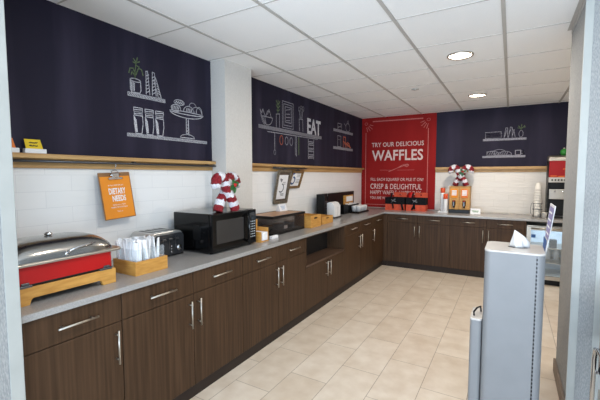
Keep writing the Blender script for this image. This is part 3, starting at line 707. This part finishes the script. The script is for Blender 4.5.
# --- candy canes
def candy(loc, facing, label, S=1.0):
    """facing 'x': plane normal +x, u runs along y; facing 'y': plane normal -y, u runs along x"""
    t = thing('candy_cane_decoration', loc, label, 'christmas decoration')
    L = Vector(loc)
    def P(u, w, n): return L + S*(Vector((n, u, w)) if facing == 'x' else Vector((u, -n, w)))
    for sgn in (1, -1):
        ctr = [(.088, .008), (.074, .045), (.056, .085), (.03, .125), (.0, .165), (-.025, .205), (-.04, .245)]
        ctr += [(-.095+.055*math.cos(a), .25+.055*math.sin(a)) for a in [PI*k/10*1.22 for k in range(1, 11)]]
        pts = []
        for (a, b) in zip(ctr, ctr[1:]):
            for k in range(4): pts.append((a[0]+(b[0]-a[0])*k/4, a[1]+(b[1]-a[1])*k/4))
        pts.append(ctr[-1])
        wp = [P(sgn*u, w_, sgn*.022) for u, w_ in pts]
        n = len(wp); seg = 18
        rr = [.043*S]*n; rr[0] = .040*S; rr[1] = .043*S; rr[-1] = .024*S; rr[-2] = .037*S
        mb = MB(); mb.tube(wp, rr, seg)
        mb.bm.faces.ensure_lookup_table()
        tot = 0; arc = [0]
        for a, b in zip(wp, wp[1:]): tot += (b-a).length; arc.append(tot)
        for fc in mb.bm.faces:
            c_ = fc.calc_center_median()
            i = min(range(n), key=lambda q: (wp[q]-c_).length)
            tw = .012*((c_-wp[i]).z/.038)
            fc.material_index = int((arc[i]+tw)/(.05*S)) % 2
        for v in mb.bm.verts: v.co += Vector((JIT(.0032), JIT(.0032), JIT(.0032)))
        zmin = min(v.co.z for v in mb.bm.verts)
        for v in mb.bm.verts:
            if v.co.z < L.z: v.co.z = L.z
        obj('candy_cane', mb, ['tin_red', 'tin_white'], t)
    for a in (.5, 2.0, -1.6, 3.6):
        c_ = (.03, .225); pl = []
        for k in range(13):
            s_ = k/12; wd = .02*math.sin(PI*s_)*(1+.35*math.cos(k*PI))
            pl.append((s_*.065, wd))
        out = pl+[(x_, -y_) for x_, y_ in pl[-2:0:-1]]
        vs = []
        for x_, y_ in out: vs.append((c_[0]+x_*math.cos(a)-y_*math.sin(a), c_[1]+x_*math.sin(a)+y_*math.cos(a)))
        A = [P(u, w_, .066) for u, w_ in vs]; B = [P(u, w_, .071) for u, w_ in vs]; n = len(A)
        mb = MB(); mb.faces(A+B, [tuple(range(n)), tuple(range(n, 2*n))]+[(i, (i+1) % n, n+(i+1) % n, n+i) for i in range(n)]); obj('holly_leaf', mb, 'holly', t)
    for u, w_ in ((.03, .225), (.022, .24), (.042, .238)): obj('holly_berry', MB().sph(P(u, w_, .076), .009*S), 'berry', t)
candy((.475, 2.215, z1), 'x', 'red and white tinsel candy canes with holly on top of the microwave', .93)

# --- napkin holder beyond the microwave
t = thing('napkin_holder', (.46, 2.64, Z), 'small bamboo napkin holder between microwave and pastry case', 'napkin holder')
mb = MB().box(.40, .55, 2.585, 2.72, Z, Z+.012).box(.535, .55, 2.625, 2.72, Z+.012, Z+.075, .002).box(.40, .55, 2.585, 2.597, Z+.012, Z+.14).box(.40, .415, 2.597, 2.72, Z+.012, Z+.14).box(.40, .55, 2.708, 2.72, Z+.012, Z+.085)
mb = MB().box(.40, .53, 2.60, 2.72, Z, Z+.012).box(.40, .53, 2.60, 2.612, Z+.012, Z+.095, .002).box(.40, .53, 2.708, 2.72, Z+.012, Z+.125, .002).box(.40, .412, 2.612, 2.708, Z+.012, Z+.195, .002)
obj('bamboo_frame', mb, 'wood', t)
setp(obj('napkin_stack', MB().box(.414, .532, 2.630, 2.705, Z+.012, Z+.088, .004).box(.418, .535, 2.636, 2.70, Z+.014, Z+.082, .004), 'paper'), 'small stack of white napkins in the bamboo napkin holder', 'napkins')
# white card lying in front of the pastry case
t = thing('label_block', (.495, 2.85, Z), 'small white label block on the counter in front of the pastry case', 'label')
obj('block', MB().box(.485, .515, 2.80, 2.905, Z, Z+.026, .002), 'paper', t)
# --- pastry case
t = thing('pastry_case', (.29, 3.25, Z), 'smoky acrylic pastry case with wooden top and black edges', 'food case')
x0, x1, y0, y1, zt = .12, .435, 2.93, 3.565, Z+.19
obj('base_tray', MB().box(x0, x1, y0, y1, Z, Z+.022, .003), 'black', t)
mb = MB()
mb.box(x1-.004, x1, y0+.003, y1-.003, Z+.022, zt-.012).box(x0, x0+.004, y0+.003, y1-.003, Z+.022, zt-.012).box(x0+.004, x1-.004, y0, y0+.004, Z+.022, zt-.012).box(x0+.004, x1-.004, y1-.004, y1, Z+.022, zt-.012)
obj('clear_walls', mb, 'smoke', t)
for k in (1, 2): obj('divider', MB().box(x0+.006, x1-.006, y0+.212*k-.003, y0+.212*k+.003, Z+.022, zt-.012), 'acrylic', t)
obj('top_frame', MB().frame(2, zt-.020, zt+.006, x0-.006, x1+.006, y0-.006, y1+.006, .02), 'black', t)
obj('wooden_lid', MB().box(x0+.012, x1-.012, y0+.012, y1-.012, zt-.010, zt+.004, .002), 'wood2', t)
for k in range(3):
    yc = y0+.106+k*.212
    b = thing('pastry_basket', (x0+.17, yc, Z+.0225), ['dark lined basket in the left bay of the pastry case', 'dark lined basket in the middle bay of the pastry case', 'dark lined basket in the right bay of the pastry case'][k], 'basket')
    obj('basket', MB().lathe([(.045, 0), (.065, .06), (.06, .062), (.04, .008), (0, .008)], (x0+.17, yc, Z+.0225)), 'black', b)
    obj('liner', MB().lathe([(.038, .01), (.059, .058), (.05, .064), (.0, .05)], (x0+.17, yc, Z+.0225)), 'dough', b)
setp(obj('price_card', MB().box(.40, .402, 3.19, 3.25, Z+.04, Z+.075).box(.385, .402, 3.19, 3.25, Z+.04, Z+.042), 'paper'), 'white card standing inside the middle bay of the pastry case', 'card')
t = thing('tent_card', (.20, 3.60, zt), 'white tent card with blue print on top of the pastry case', 'card')
obj('card', MB().prism([(.15, zt+.006), (.215, zt+.006), (.185, zt+.085), (.18, zt+.085)], 1, 3.40, 3.555), 'paper', t)
mb = MB(); g2 = lambda u, v: (.2165-.38*(v-zt-.006), u, v); strokes(mb, [[(3.43, zt+.06), (3.52, zt+.06)], [(3.44, zt+.045), (3.51, zt+.045)], [(3.44, zt+.03), (3.5, zt+.03)]], g2, .009); obj('print', mb, 'paleblue', t)
# --- bamboo boxes
def bamboo_box(x0, x1, y0, y1, h, label):
    t = thing('bamboo_box', ((x0+x1)/2, (y0+y1)/2, Z), label, 'box')
    mb = MB().box(x0, x1, y0, y1, Z, Z+.01)
    mb.box(x0, x0+.01, y0, y1, Z+.01, Z+h).box(x0+.01, x1-.012, y0, y0+.01, Z+.01, Z+h).box(x0+.01, x1-.012, y1-.01, y1, Z+.01, Z+h)
    ym = (y0+y1)/2; hw = .045; hz0, hz1 = Z+h*.68, Z+h*.84
    mb.box(x1-.012, x1, y0, ym-hw, Z+.01, Z+h).box(x1-.012, x1, ym+hw, y1, Z+.01, Z+h).box(x1-.012, x1, ym-hw, ym+hw, Z+.01, hz0).box(x1-.012, x1, ym-hw, ym+hw, hz1, Z+h)
    obj('box', mb, 'wood', t)
    obj('hand_hole_shade', MB().box(x1-.02, x1-.013, ym-hw-.01, ym+hw+.01, hz0-.01, hz1+.01), 'cab_in', t, label='dark sheet as shade in the hand hole')  # dark sheet set behind the opening to colour in the shade inside the box
bamboo_box(.28, .50, 3.595, 3.85, .14, 'taller bamboo box with hand hole beside the pastry case')
bamboo_box(.26, .48, 3.925, 4.23, .092, 'lower bamboo box with hand hole left of the napkin dispenser')

# --- coffee condiment station
t = thing('condiment_station', (.16, 5.2, Z), 'black condiment organiser with tall back panel against the tiles', 'organiser')
obj('back_panel', MB().box(.08, .10, 4.53, 5.87, Z, Z+.29, .003), 'black', t)
obj('upper_panel', MB().box(.10, .112, 4.85, 5.87, Z+.1, Z+.335, .003), 'black', t)
obj('side_panel', MB().box(.10, .22, 4.515, 4.53, Z, Z+.335, .002).box(.08, .10, 4.53, 4.85, Z+.29, Z+.335, .002), 'black', t)
obj('lid_bay', MB().box(.10, .21, 4.53, 4.80, Z, Z+.11, .003), 'black', t)
obj('chrome_lid_holder', MB().box(.10, .17, 4.45+.09, 4.73, Z+.13, Z+.23, .01), 'dsteel', t)
obj('packet_bin', MB().frame(2, Z, Z+.13, .12, .24, 5.32, 5.78, .008).box(.128, .232, 5.328, 5.772, Z, Z+.01), 'black', t)
obj('stirrer_bin', MB().frame(2, Z, Z+.14, .12, .24, 5.14, 5.31, .008).box(.128, .232, 5.148, 5.302, Z, Z+.01), 'black', t)
obj('bamboo_sign_holder', MB().box(.113, .125, 5.40, 5.80, Z+.08, Z+.275, .002), 'wood', t, label='bamboo sign board')
setp(obj('sign_card', MB().box(.126, .129, 5.50, 5.77, Z+.17, Z+.255), 'paper'), 'white card on the bamboo board of the black condiment organiser', 'card')
first = None
for k in range(14):
    if first is None:
        first = obj('sugar_packet', MB().box(-.002, .002, -.03, .03, 0, .055, .001), 'paper', org=(0, 0, 0)); o = first
    else:
        o = first.copy(); C.objects.link(o)
    o.location = (.14+.014*(k % 7), 5.42+.24*(k//7)+JIT(.03), Z+.092); o.rotation_euler = (JIT(.15), JIT(.25), JIT(.1))
    setp(o, 'white sugar packet standing in the black packet bin', 'sugar packet', 'sugar packets in the organiser')
# napkin dispenser
t = thing('napkin_dispenser', (.27, 4.695, Z), 'white napkin dispenser in front of the black condiment organiser', 'napkin dispenser')
obj('base', MB().box(.215, .345, 4.585, 4.805, Z, Z+.015, .003), 'black', t)
obj('housing', MB().prism([(.215, Z+.015), (.335, Z+.015), (.335, Z+.17), (.30, Z+.215), (.25, Z+.225), (.215, Z+.21)], 1, 4.59, 4.80, .006), 'white', t)
obj('face_plate', MB().box(.3345, .3385, 4.61, 4.78, Z+.03, Z+.16, .002), 'white', t)
obj('center_seam', MB().box(.338, .3395, 4.693, 4.697, Z+.03, Z+.16), 'greyink', t)
setp(obj('stirrer_cup', MB().lathe([(.04, 0), (.045, .12), (.041, .12), (.037, .01), (0, .01)], (.18, 5.225, Z+.011)), 'dsteel'), 'grey cup in the narrow bin right of the napkin dispenser', 'cup')
# creamer tray
t = thing('creamer_tray', (.33, 5.57, Z), 'low black tray with white cups at the corner end of the counter', 'tray')
obj('tray', MB().box(.25, .41, 5.34, 5.80, Z, Z+.012, .002).frame(2, Z+.012, Z+.03, .25, .41, 5.34, 5.80, .006), 'black', t)
first = None
for k in range(6):
    q = (.295+.072*(k % 2), 5.43+.135*(k//2), Z+.012)
    if first is None:
        first = thing('creamer_cup', q, '', 'cup', 'white cups on the black tray')
        obj('cup', MB().lathe([(.032, 0), (.045, .085), (.048, .088), (.043, .084), (.03, .008), (0, .008)], q, 20), 'white', first)
        obj('lid', MB().lathe([(.043, .083), (.042, .1), (.025, .104), (0, .104)], q, 20), 'white', first); o = first
    else: o = dup(first, q)
    o['label'] = 'white lidded cup on the low black tray near the red board'
# --- orange boxes with black bands
def strap_box(x0, x1, label, red):
    t = thing('orange_caddy', ((x0+x1)/2, 6.3, Z), label, 'box')
    yf, ybk = 6.205, 6.36
    mb = MB().frame(2, Z, Z+.215, x0, x1, yf, ybk, .012); mb.box(x0+.012, x1-.012, yf+.012, ybk-.012, Z, Z+.012); obj('orange_box', mb, 'orange_box', t)
    hx0 = x0+.11
    bk = MB(); bk.box(hx0, x1, ybk, ybk+.015, Z, Z+.25).box(hx0, hx0+.09, ybk, ybk+.015, Z+.25, Z+.305).box(x1-.09, x1, ybk, ybk+.015, Z+.25, Z+.305).box(hx0+.09, x1-.09, ybk, ybk+.015, Z+.275, Z+.305)
    obj('back_handle', bk, 'orange_box', t)
    b = obj('fabric_band', MB().box(x0-.004, x1+.004, yf-.006, ybk+.004, Z+.105, Z+.222, .004), 'strap', t)
    obj('ribbon', MB().tube([(x0+.12, yf-.008, Z+.30), (x0+.10, yf-.016, Z+.20), (x0+.13, yf-.014, Z+.12), (x0+.145, yf-.014, Z+.03)], .014, 8), 'strap', b)
    obj('ribbon', MB().tube([(x1-.045, yf-.010, Z+.16), (x1-.04, yf-.014, Z+.10), (x1-.02, yf-.014, Z+.01)], .017, 8) if not red else MB().tube([(x0+.20, yf-.010, Z+.22), (x0+.14, yf-.016, Z+.10), (x0+.10, yf-.014, Z+.02)], .015, 8), 'strap', b)
    obj('bow', MB().tube([(x0+.10, yf-.016, Z+.19), (x0+.14, yf-.026, Z+.165), (x0+.18, yf-.02, Z+.195)], .008, 8).tube([(x0+.11, yf-.016, Z+.13), (x0+.14, yf-.026, Z+.165), (x0+.19, yf-.02, Z+.15)], .007, 8), 'greyink', b, label='grey bow')
strap_box(.565, .895, 'orange handled box with black fabric band, left of the pair', False)
strap_box(.925, 1.245, 'orange handled box with black fabric band, right of the pair', True)
setp(obj('red_cup', MB().lathe([(.028, 0), (.036, .30), (.032, .30), (.024, .008), (0, .008)], (.985, 6.28, Z+.0125)), 'red'), 'tall red cup standing inside the right hand orange box', 'cup')
# --- white bottles with orange caps on a tray
t = thing('bottle_tray', (1.53, 6.24, Z), 'small white tray under two white bottles left of the syrup dispenser', 'tray')
obj('tray', MB().box(1.445, 1.595, 6.17, 6.33, Z, Z+.012, .003).frame(2, Z+.012, Z+.022, 1.445, 1.595, 6.17, 6.33, .006), 'white', t)
def bottle(x, y, h, label):
    q = (x, y, Z+.0125); t = thing('squeeze_bottle', q, label, 'bottle')
    obj('bottle', MB().lathe([(.03, 0), (.034, .006), (.034, h-.09), (.03, h-.08), (0, h-.08)], q, 20), 'white', t)
    obj('cap', MB().lathe([(.034, h-.08), (.036, h-.078), (.034, h-.002), (.03, h), (0, h)], q, 20), 'capor', t, label='orange cap')
bottle(1.497, 6.285, .385, 'taller white bottle with orange cap, left of the syrup dispenser')
bottle(1.553, 6.205, .29, 'shorter white bottle with orange cap right beside the syrup dispenser')
# --- syrup dispenser
t = thing('syrup_dispenser', (1.76, 6.33, Z), 'bamboo double syrup dispenser with candy canes on top', 'dispenser')
x0, x1, y0, y1 = 1.603, 1.905, 6.25, 6.45; zt = Z+.425
obj('drip_tray', MB().box(x0, x1, y0-.045, y1, Z, Z+.055, .004), 'black', t)
obj('housing', MB().box(x0, x1, y0, y1, Z+.055, zt, .003).box(x0-.003, x1+.003, y0-.008, y1, zt-.012, zt), 'wood', t)
obj('center_strip', MB().box(1.75, 1.758, y0-.006, y0, Z+.06, zt-.012), 'wood_in', t)
for xa, m1, m2 in ((1.677, 'yellow', 'paper'), (1.828, 'orange_card', 'paper')):
    lb = obj('label_plate', MB().box(xa-.05, xa+.05, y0-.005, y0, Z+.24, Z+.385, .002), 'orange_card' if xa > 1.7 else 'orange_paper', t, label='orange label')
    mb = MB(); strokes(mb, [[(xa-.03, Z+.355-k*.022), (xa+.03, Z+.355-k*.022)] for k in range(4)], lambda u, v: (u, y0-.0055, v), .017); obj('label_print', mb, m2, lb)
    v = obj('tap', MB().cyl((xa, y0-.03, Z+.12), (xa, y0-.03, Z+.20), .024).cyl((xa, y0-.03, Z+.085), (xa, y0-.03, Z+.12), .014).box(xa-.02, xa+.02, y0-.03, y0, Z+.16, Z+.20), 'black', t)
    obj('tap_handle', MB().box(xa-.012, xa+.012, y0-.062, y0-.05, Z+.11, Z+.185, .004), 'dsteel', v)
    obj('tap_button', MB().cyl((xa, y0-.056, Z+.185), (xa, y0-.056, Z+.20), .012), 'red', v)
candy((1.757, 6.33, zt), 'y', 'red and white tinsel candy canes with holly on top of the syrup dispenser')
t = thing('allergen_card', (1.99, 6.2, Z), 'small white card with green print right of the syrup dispenser', 'card')
obj('card', MB().prism([(6.17, Z), (6.24, Z), (6.215, Z+.085), (6.195, Z+.085)], 0, 1.925, 2.065), 'paper', t)
mb = MB(); strokes(mb, [[(1.95, Z+.05), (2.04, Z+.05)], [(1.96, Z+.035), (2.03, Z+.035)]], lambda u, v: (u, 6.1685+(v-Z)*.294, v), .009); obj('print', mb, 'green', t)

# --- cup stack in wire holder
t = thing('cup_rack', (2.80, 6.24, Z), 'wire cup rack holding a tall stack of white cups beside the beverage machine', 'rack')
cxr, cyr = 2.80, 6.24
mb = MB()
for z in (.02, .11, .2): mb.tube([(cxr+.063*math.cos(a), cyr+.063*math.sin(a), Z+z) for a in [2*PI*k/20 for k in range(20)]], .003, 6, True)
for a in (.6, 2.2, 3.8, 5.4): mb.cyl((cxr+.063*math.cos(a), cyr+.063*math.sin(a), Z), (cxr+.063*math.cos(a), cyr+.063*math.sin(a), Z+.2), .003, seg=6)
mb.tube([(cxr-.055, cyr-.01, Z+.02), (cxr-.08, cyr-.01, Z+.05), (cxr-.085, cyr-.01, Z+.12), (cxr-.075, cyr-.01, Z+.19), (cxr-.055, cyr-.01, Z+.2)], .003, 6)
obj('wire_frame', mb, 'dsteel', t)
obj('base_plate', MB().cyl((cxr, cyr, Z), (cxr, cyr, Z+.006), .063), 'dsteel', t)
first = None
for k in range(11):
    q = (cxr, cyr, Z+.007+k*.0385)
    if first is None:
        first = obj('paper_cup', MB().lathe([(.057, 0), (.0585, .005), (.056, .010), (.047, .012), (.037, .095), (.034, .097), (.0, .097)], q, 20), 'cup', org=q); o = first
    else:
        o = first.copy(); C.objects.link(o); o.location = q
        o.scale = (1-.02*k, 1-.02*k, 1)
    setp(o, 'white paper cup upside down in the tall stack beside the beverage machine', 'cup', 'paper cups in the tall stack')
setp(obj('paper_cup', MB().lathe([(.024, 0), (.034, .075), (.037, .078), (.032, .076), (.022, .006), (0, .006)], (2.88, 6.105, Z), 20), 'cup'), 'single small white cup standing between cup rack and beverage machine', 'cup')
# --- beverage machine
t = thing('beverage_machine', (3.09, 6.28, Z), 'tall black and red beverage machine behind the grey right wall end', 'beverage machine')
x0, x1, y0, y1 = 2.905, 3.27, 6.15, 6.46
def zz(v): return v
obj('cabinet', MB().box(x0, x1, y0+.06, y1, Z+.02, 1.74, .01).box(x0, x0+.02, y0, y0+.06, Z+.02, 1.48, .004).box(x1-.02, x1, y0, y0+.06, Z+.02, 1.48, .004), 'black', t)
obj('top_cap', MB().prism([(y0-.005, 1.715), (y0+.0, 1.765), (y0+.035, 1.79), (y1-.02, 1.79), (y1, 1.74), (y1, 1.715)], 0, x0, x1, .006), 'steel', t)
p = obj('red_panel', MB().box(x0+.01, x1-.01, y0, y0+.06, 1.485, 1.715, .004), 'machine_red', t, label='red front panel')
mb = MB(); strokes(mb, [[(x0+.03, 1.505), (x0+.10, 1.505)], [(x0+.12, 1.50), (x0+.20, 1.505)], [(x0+.17, 1.60), (x0+.30, 1.63)]], lambda u, v: (u, y0-.001, v), .01); obj('panel_print', mb, 'orange_card', p)
s_ = obj('steel_strip', MB().box(x0+.005, x1-.005, y0-.004, y0+.06, 1.415, 1.485, .004), 'steel', t)
mb = MB()
for k in range(8): mb.box(x0+.04+k*.036, x0+.06+k*.036, y0-.0055, y0-.004, 1.438, 1.462)
obj('button', mb, 'ink', s_)
obj('dispense_hood', MB().box(x0+.02, x1-.02, y0+.02, y0+.06, 1.18, 1.32, .004), 'steel', t)
for k in range(3): obj('nozzle', MB().cyl((x0+.085+k*.095, y0+.005, 1.29), (x0+.085+k*.095, y0+.03, 1.29), .012), 'chrome', t)
obj('drip_tray', MB().box(x0+.02, x1-.02, y0-.03, y0+.06, Z, Z+.03, .004), 'black', t)
obj('grille', MB().box(x0+.03, x1-.03, y0-.02, y0+.05, Z+.03, Z+.034), 'dsteel', t)
t = thing('green_ornament', (3.085, 6.25, 1.79), 'round green ornament on top of the beverage machine', 'ornament')
obj('ball', MB().sph((3.085, 6.25, 1.838), .048), 'green', t)
obj('cap', MB().cyl((3.085, 6.25, 1.884), (3.085, 6.25, 1.90), .012), 'steel', t)

# ================================================================ UNDERCOUNTER FRIDGE
t = thing('undercounter_fridge', (2.96, 6.2, 0), 'stainless glass door fridge under the back counter, behind the grey bin', 'fridge')
x0, x1, y0, y1, z0, z1 = 2.67, 3.27, 5.935, 6.48, .0, .82
mb = MB().box(x0, x0+.03, y0, y1, .08, z1).box(x1-.03, x1, y0, y1, .08, z1).box(x0+.03, x1-.03, y0, y1, z1-.03, z1).box(x0+.03, x1-.03, y0, y1, .08, .12).box(x0+.03, x1-.03, y1-.02, y1, .12, z1-.03)
obj('cabinet', mb, 'steel', t)
mb = MB().box(x0+.031, x0+.036, y0+.02, y1-.021, .121, z1-.031).box(x1-.036, x1-.031, y0+.02, y1-.021, .121, z1-.031).box(x0+.036, x1-.036, y1-.03, y1-.021, .121, z1-.031).box(x0+.036, x1-.036, y0+.02, y1-.03, .121, .126).box(x0+.036, x1-.036, y0+.02, y1-.03, z1-.036, z1-.031)
obj('liner', mb, 'fridge_in', t, label='white inside')
obj('kick_grille', MB().box(x0, x1, y0+.03, y0+.05, .0, .08), 'black', t)
for z in (.30, .50): obj('shelf', MB().box(x0+.037, x1-.037, y0+.03, y1-.04, z, z+.012), 'steel', t)
obj('interior_light', MB().box(x0+.08, x1-.08, y0+.03, y0+.05, z1-.05, z1-.037), 'fr_led', t, label='cold white light strip')
d = obj('door', MB().frame(1, y0-.04, y0-.002, x0, x1, .085, z1-.01, .05), 'steel', t)
obj('glass_pane', MB().box(x0+.05, x1-.05, y0-.028, y0-.022, .135, z1-.06), 'pane', d)
obj('handle', MB().cyl((x0+.05, y0-.075, z1-.035), (x1-.05, y0-.075, z1-.035), .01).cyl((x0+.09, y0-.075, z1-.035), (x0+.09, y0-.038, z1-.035), .007).cyl((x1-.09, y0-.075, z1-.035), (x1-.09, y0-.038, z1-.035), .007), 'steel', d)
obj('sticker', MB().box(x0+.055, x0+.105, y0-.0295, y0-.0285, .655, .70), 'blueink', d, label='small blue sticker')
fl = bpy.data.lights.new('fridge_lamp', 'AREA'); fl.shape = 'RECTANGLE'; fl.size = .42; fl.size_y = .06; fl.energy = 2.5; fl.color = (.75, .88, 1)
fo = bpy.data.objects.new('fridge_lamp', fl); C.objects.link(fo); fo.location = ((x0+x1)/2, y0+.06, z1-.055); fo.rotation_euler = (math.radians(25), 0, 0)
setp(obj('dark_carton', MB().box(2.945, 3.03, 6.0, 6.08, .512, .63, .004), 'dsteel'), 'dark grey carton on the upper shelf inside the fridge', 'carton')
first = None
for k in range(5):
    q = (2.75+.1*k, 6.25, .312)
    if first is None:
        first = thing('milk_bottle', q, '', 'bottle', 'bottles on the lower fridge shelf')
        obj('bottle', MB().lathe([(.034, 0), (.036, .1), (.02, .14), (.016, .15), (0, .15)], q, 16), 'white', first)
        obj('cap', MB().lathe([(.018, .145), (.018, .165), (0, .165)], q, 16), 'blueink', first); o = first
    else: o = dup(first, q)
    o['label'] = 'pale bottle on the lower shelf inside the fridge'

# ================================================================ GREY BIN WITH WIPES
t = thing('waste_bin', (2.49, 2.42, 0), 'tall grey blue metal bin with a white wipe on top and perforated seam', 'bin')
x0, x1, y0, y1, zt = 2.342, 2.632, 2.27, 2.58, 1.102
obj('body', MB().prism(rrect(x0, x1, y0, y1, .035, 8), 2, .01, zt-.012, 0), 'bin', t)
obj('top_plate', MB().prism(rrect(x0-.001, x1+.001, y0-.001, y1+.001, .036, 8), 2, zt-.012, zt, .003), 'bintop', t)
obj('plinth', MB().prism(rrect(x0+.01, x1-.01, y0+.01, y1-.01, .03), 2, 0, .012), 'black', t)
obj('wipe_slot', MB().prism([(2.505+.05*math.cos(a), 2.43+.03*math.sin(a)) for a in [2*PI*k/20 for k in range(20)]], 2, zt-.002, zt+.0012), 'black', t)
obj('side_seam', MB().box(x1-.043, x1-.037, y0-.0006, y0+.002, .02, zt-.014), 'dsteel', t)
mb = MB()
for k in range(48): mb.box(x1-.043, x1-.036, y0-.0014, y0+.001, .03+k*.022, .042+k*.022)
obj('perforation', mb, 'black', t, label='vertical row of dark slots')
t = thing('side_caddy', (2.30, 2.40, 0), 'lower narrow grey blue bin with black loop handle at the left of the tall bin', 'bin')
xa, xb, ya, yb2, za = 2.277, 2.339, 2.29, 2.50, .685
obj('body', MB().prism(rrect(xa, xb, ya, yb2, .018), 2, 0, za-.012), 'bin', t)
obj('lid', MB().prism(rrect(xa-.001, xb+.001, ya-.001, yb2+.001, .018), 2, za-.012, za, .003), 'bintop', t)
obj('loop_handle', MB().tube([(xa+.018, ya+.05, za-.002), (xa+.016, ya+.05, za+.022), (xa+.03, ya+.09, za+.036), (xa+.046, ya+.13, za+.034), (xa+.05, ya+.14, za-.002)], .005, 8), 'black', t)
# the wipe: a folded cone of thin tissue
bm = bmesh.new(); rows = []
nn, ns = 9, 26
for i in range(nn+1):
    s_ = i/nn; row = []
    for k in range(ns):
        a = 2*PI*k/ns
        rr_ = (1-s_)**.9*.036+.002
        fold = 1+.32*math.sin(3*a+s_*2)+.2*math.sin(7*a+1+s_*1.5)
        ex = 1+.9*max(0, math.cos(a))*(1-s_)**.5*(.6+s_)
        row.append(bm.verts.new((2.503-.016*s_+.012*math.sin(PI*s_)*max(0, math.cos(a))+rr_*fold*math.cos(a)*ex*.85, 2.43+rr_*fold*math.sin(a)*.55, zt+.001+s_*.098*(1-.0*s_))))
    rows.append(row)
for a, b in zip(rows, rows[1:]):
    for k in range(ns): bm.faces.new((a[k], a[(k+1) % ns], b[(k+1) % ns], b[k]))
bm.faces.new(rows[0][::-1]); bm.faces.new(rows[-1])
mb = MB(); mb.add(bm, True); setp(obj('wet_wipe', mb, 'wipe'), 'white wipe pulled up out of the slot on top of the tall bin', 'wipe')
# sign on the bin
t = thing('sign_holder', (2.64, 2.38, 1.08), 'blue and white sign standing edge on at the right rear of the tall bin', 'sign')
obj('panel', MB().faces([(2.643, 2.32, 1.372), (2.647, 2.32, 1.372), (2.643, 2.08, 1.372), (2.647, 2.08, 1.372), (2.634, 2.56, 1.07), (2.638, 2.56, 1.07), (2.634, 2.39, 1.07), (2.638, 2.39, 1.07)], [(0, 1, 3, 2), (4, 5, 7, 6), (0, 2, 6, 4), (1, 3, 7, 5), (0, 1, 5, 4), (2, 3, 7, 6)]), 'white', t)
fx = lambda u, v: (2.6322+(v-1.07)*.0305, u, v)
mb = MB(); strokes(mb, [[(2.53, 1.09+.022*k), (2.40-.02*k, 1.09+.022*k)] for k in range(4)], fx, .024); obj('blue_print', mb, 'blueink', t)
mb = MB(); strokes(mb, [[(2.30+.016*k, 1.350-k*.02), (2.115+.018*k, 1.350-k*.02)] for k in range(9)], fx, .021); obj('violet_print', mb, 'violet', t)
fy = lambda u, v: (2.6312+(v-1.07)*.0305, u, v)
mb = MB(); strokes(mb, [[(2.30+.03*k, 1.33-k*.04), (2.16+.034*k, 1.33-k*.04)] for k in range(4)], fy, .01); obj('white_print', mb, 'paper', t)

# ================================================================ CHAIR AT THE RIGHT EDGE
t = thing('stacking_chair', (3.13, 2.26, 0), 'black chair with chrome frame at the right picture edge beside the wall end', 'chair')
a0, a1, b0, b1 = 2.885, 3.37, 2.02, 2.50
obj('seat', MB().box(a0+.02, a1-.02, b0, b1-.03, .43, .49, .02), 'strap', t)
obj('backrest', MB().box(a0+.03, a1-.03, b1-.05, b1-.015, .55, .88, .012), 'strap', t)
for x in (a0, a1):
    obj('leg_frame', MB().tube([(x, b0+.02, 0), (x, b0+.02, .52), (x, b0+.035, .58), (x, b0+.08, .60), (x, b1-.12, .60), (x, b1-.06, .58), (x, b1-.04, .52), (x, b1-.02, 0)], .011, 10), 'chrome', t)
obj('back_frame', MB().tube([(a0+.03, b1-.035, .45), (a0+.03, b1-.03, .86), (a0+.06, b1-.03, .89), (a1-.06, b1-.03, .89), (a1-.03, b1-.03, .86), (a1-.03, b1-.035, .45)], .011, 10), 'chrome', t)
obj('cross_bar', MB().cyl((a0, b0+.02, .44), (a1, b0+.02, .44), .009).cyl((a0, b1-.03, .44), (a1, b1-.03, .44), .009), 'chrome', t)

# ================================================================ CEILING FIXTURES
def downlight(x, y, label, lum=1.0):
    t = thing('recessed_light', (x, y, H-.004), label, 'ceiling light')
    mb = MB(); mb.lathe([(.115, -.003), (.115, 0), (.0, 0)], (x, y, H-.0035), 32); mb2 = MB().tube([(x+.1*math.cos(a), y+.1*math.sin(a), H-.007) for a in [2*PI*k/32 for k in range(32)]], .009, 8, True)
    mb.bm.free(); obj('trim_ring', mb2, 'steel', t)
    obj('lens', MB().lathe([(.094, -.004), (.094, 0), (0, 0)], (x, y, H-.003), 32), 'lens', t, label='glowing lens')
    l = bpy.data.lights.new('downlight_lamp', 'AREA'); l.shape = 'DISK'; l.size = .17; l.energy = DOWNLIGHT*lum; l.color = WARM
    o = bpy.data.objects.new('downlight_lamp', l); C.objects.link(o); o.location = (x, y, H-.012)
downlight(2.035, 3.52, 'nearer of the two round ceiling lights in view')
downlight(2.035, 5.36, 'farther of the two round ceiling lights, close to the back wall')
downlight(2.035, 1.55, 'round ceiling light above the foreground, outside the picture')
downlight(3.33, 5.36, 'round ceiling light in the recess above the fridge', .28)
downlight(3.33, 4.2, 'round ceiling light hidden behind the right wall end', .2)
setp(obj('ceiling_sprinkler', MB().lathe([(.045, -.006), (.045, 0), (0, 0)], (1.402, 4.61, H-.001), 20).lathe([(.02, -.014), (.02, -.006), (0, -.006)], (1.402, 4.61, H-.001), 16), 'tbar'), 'small round grey sprinkler cover on the white ceiling', 'sprinkler')
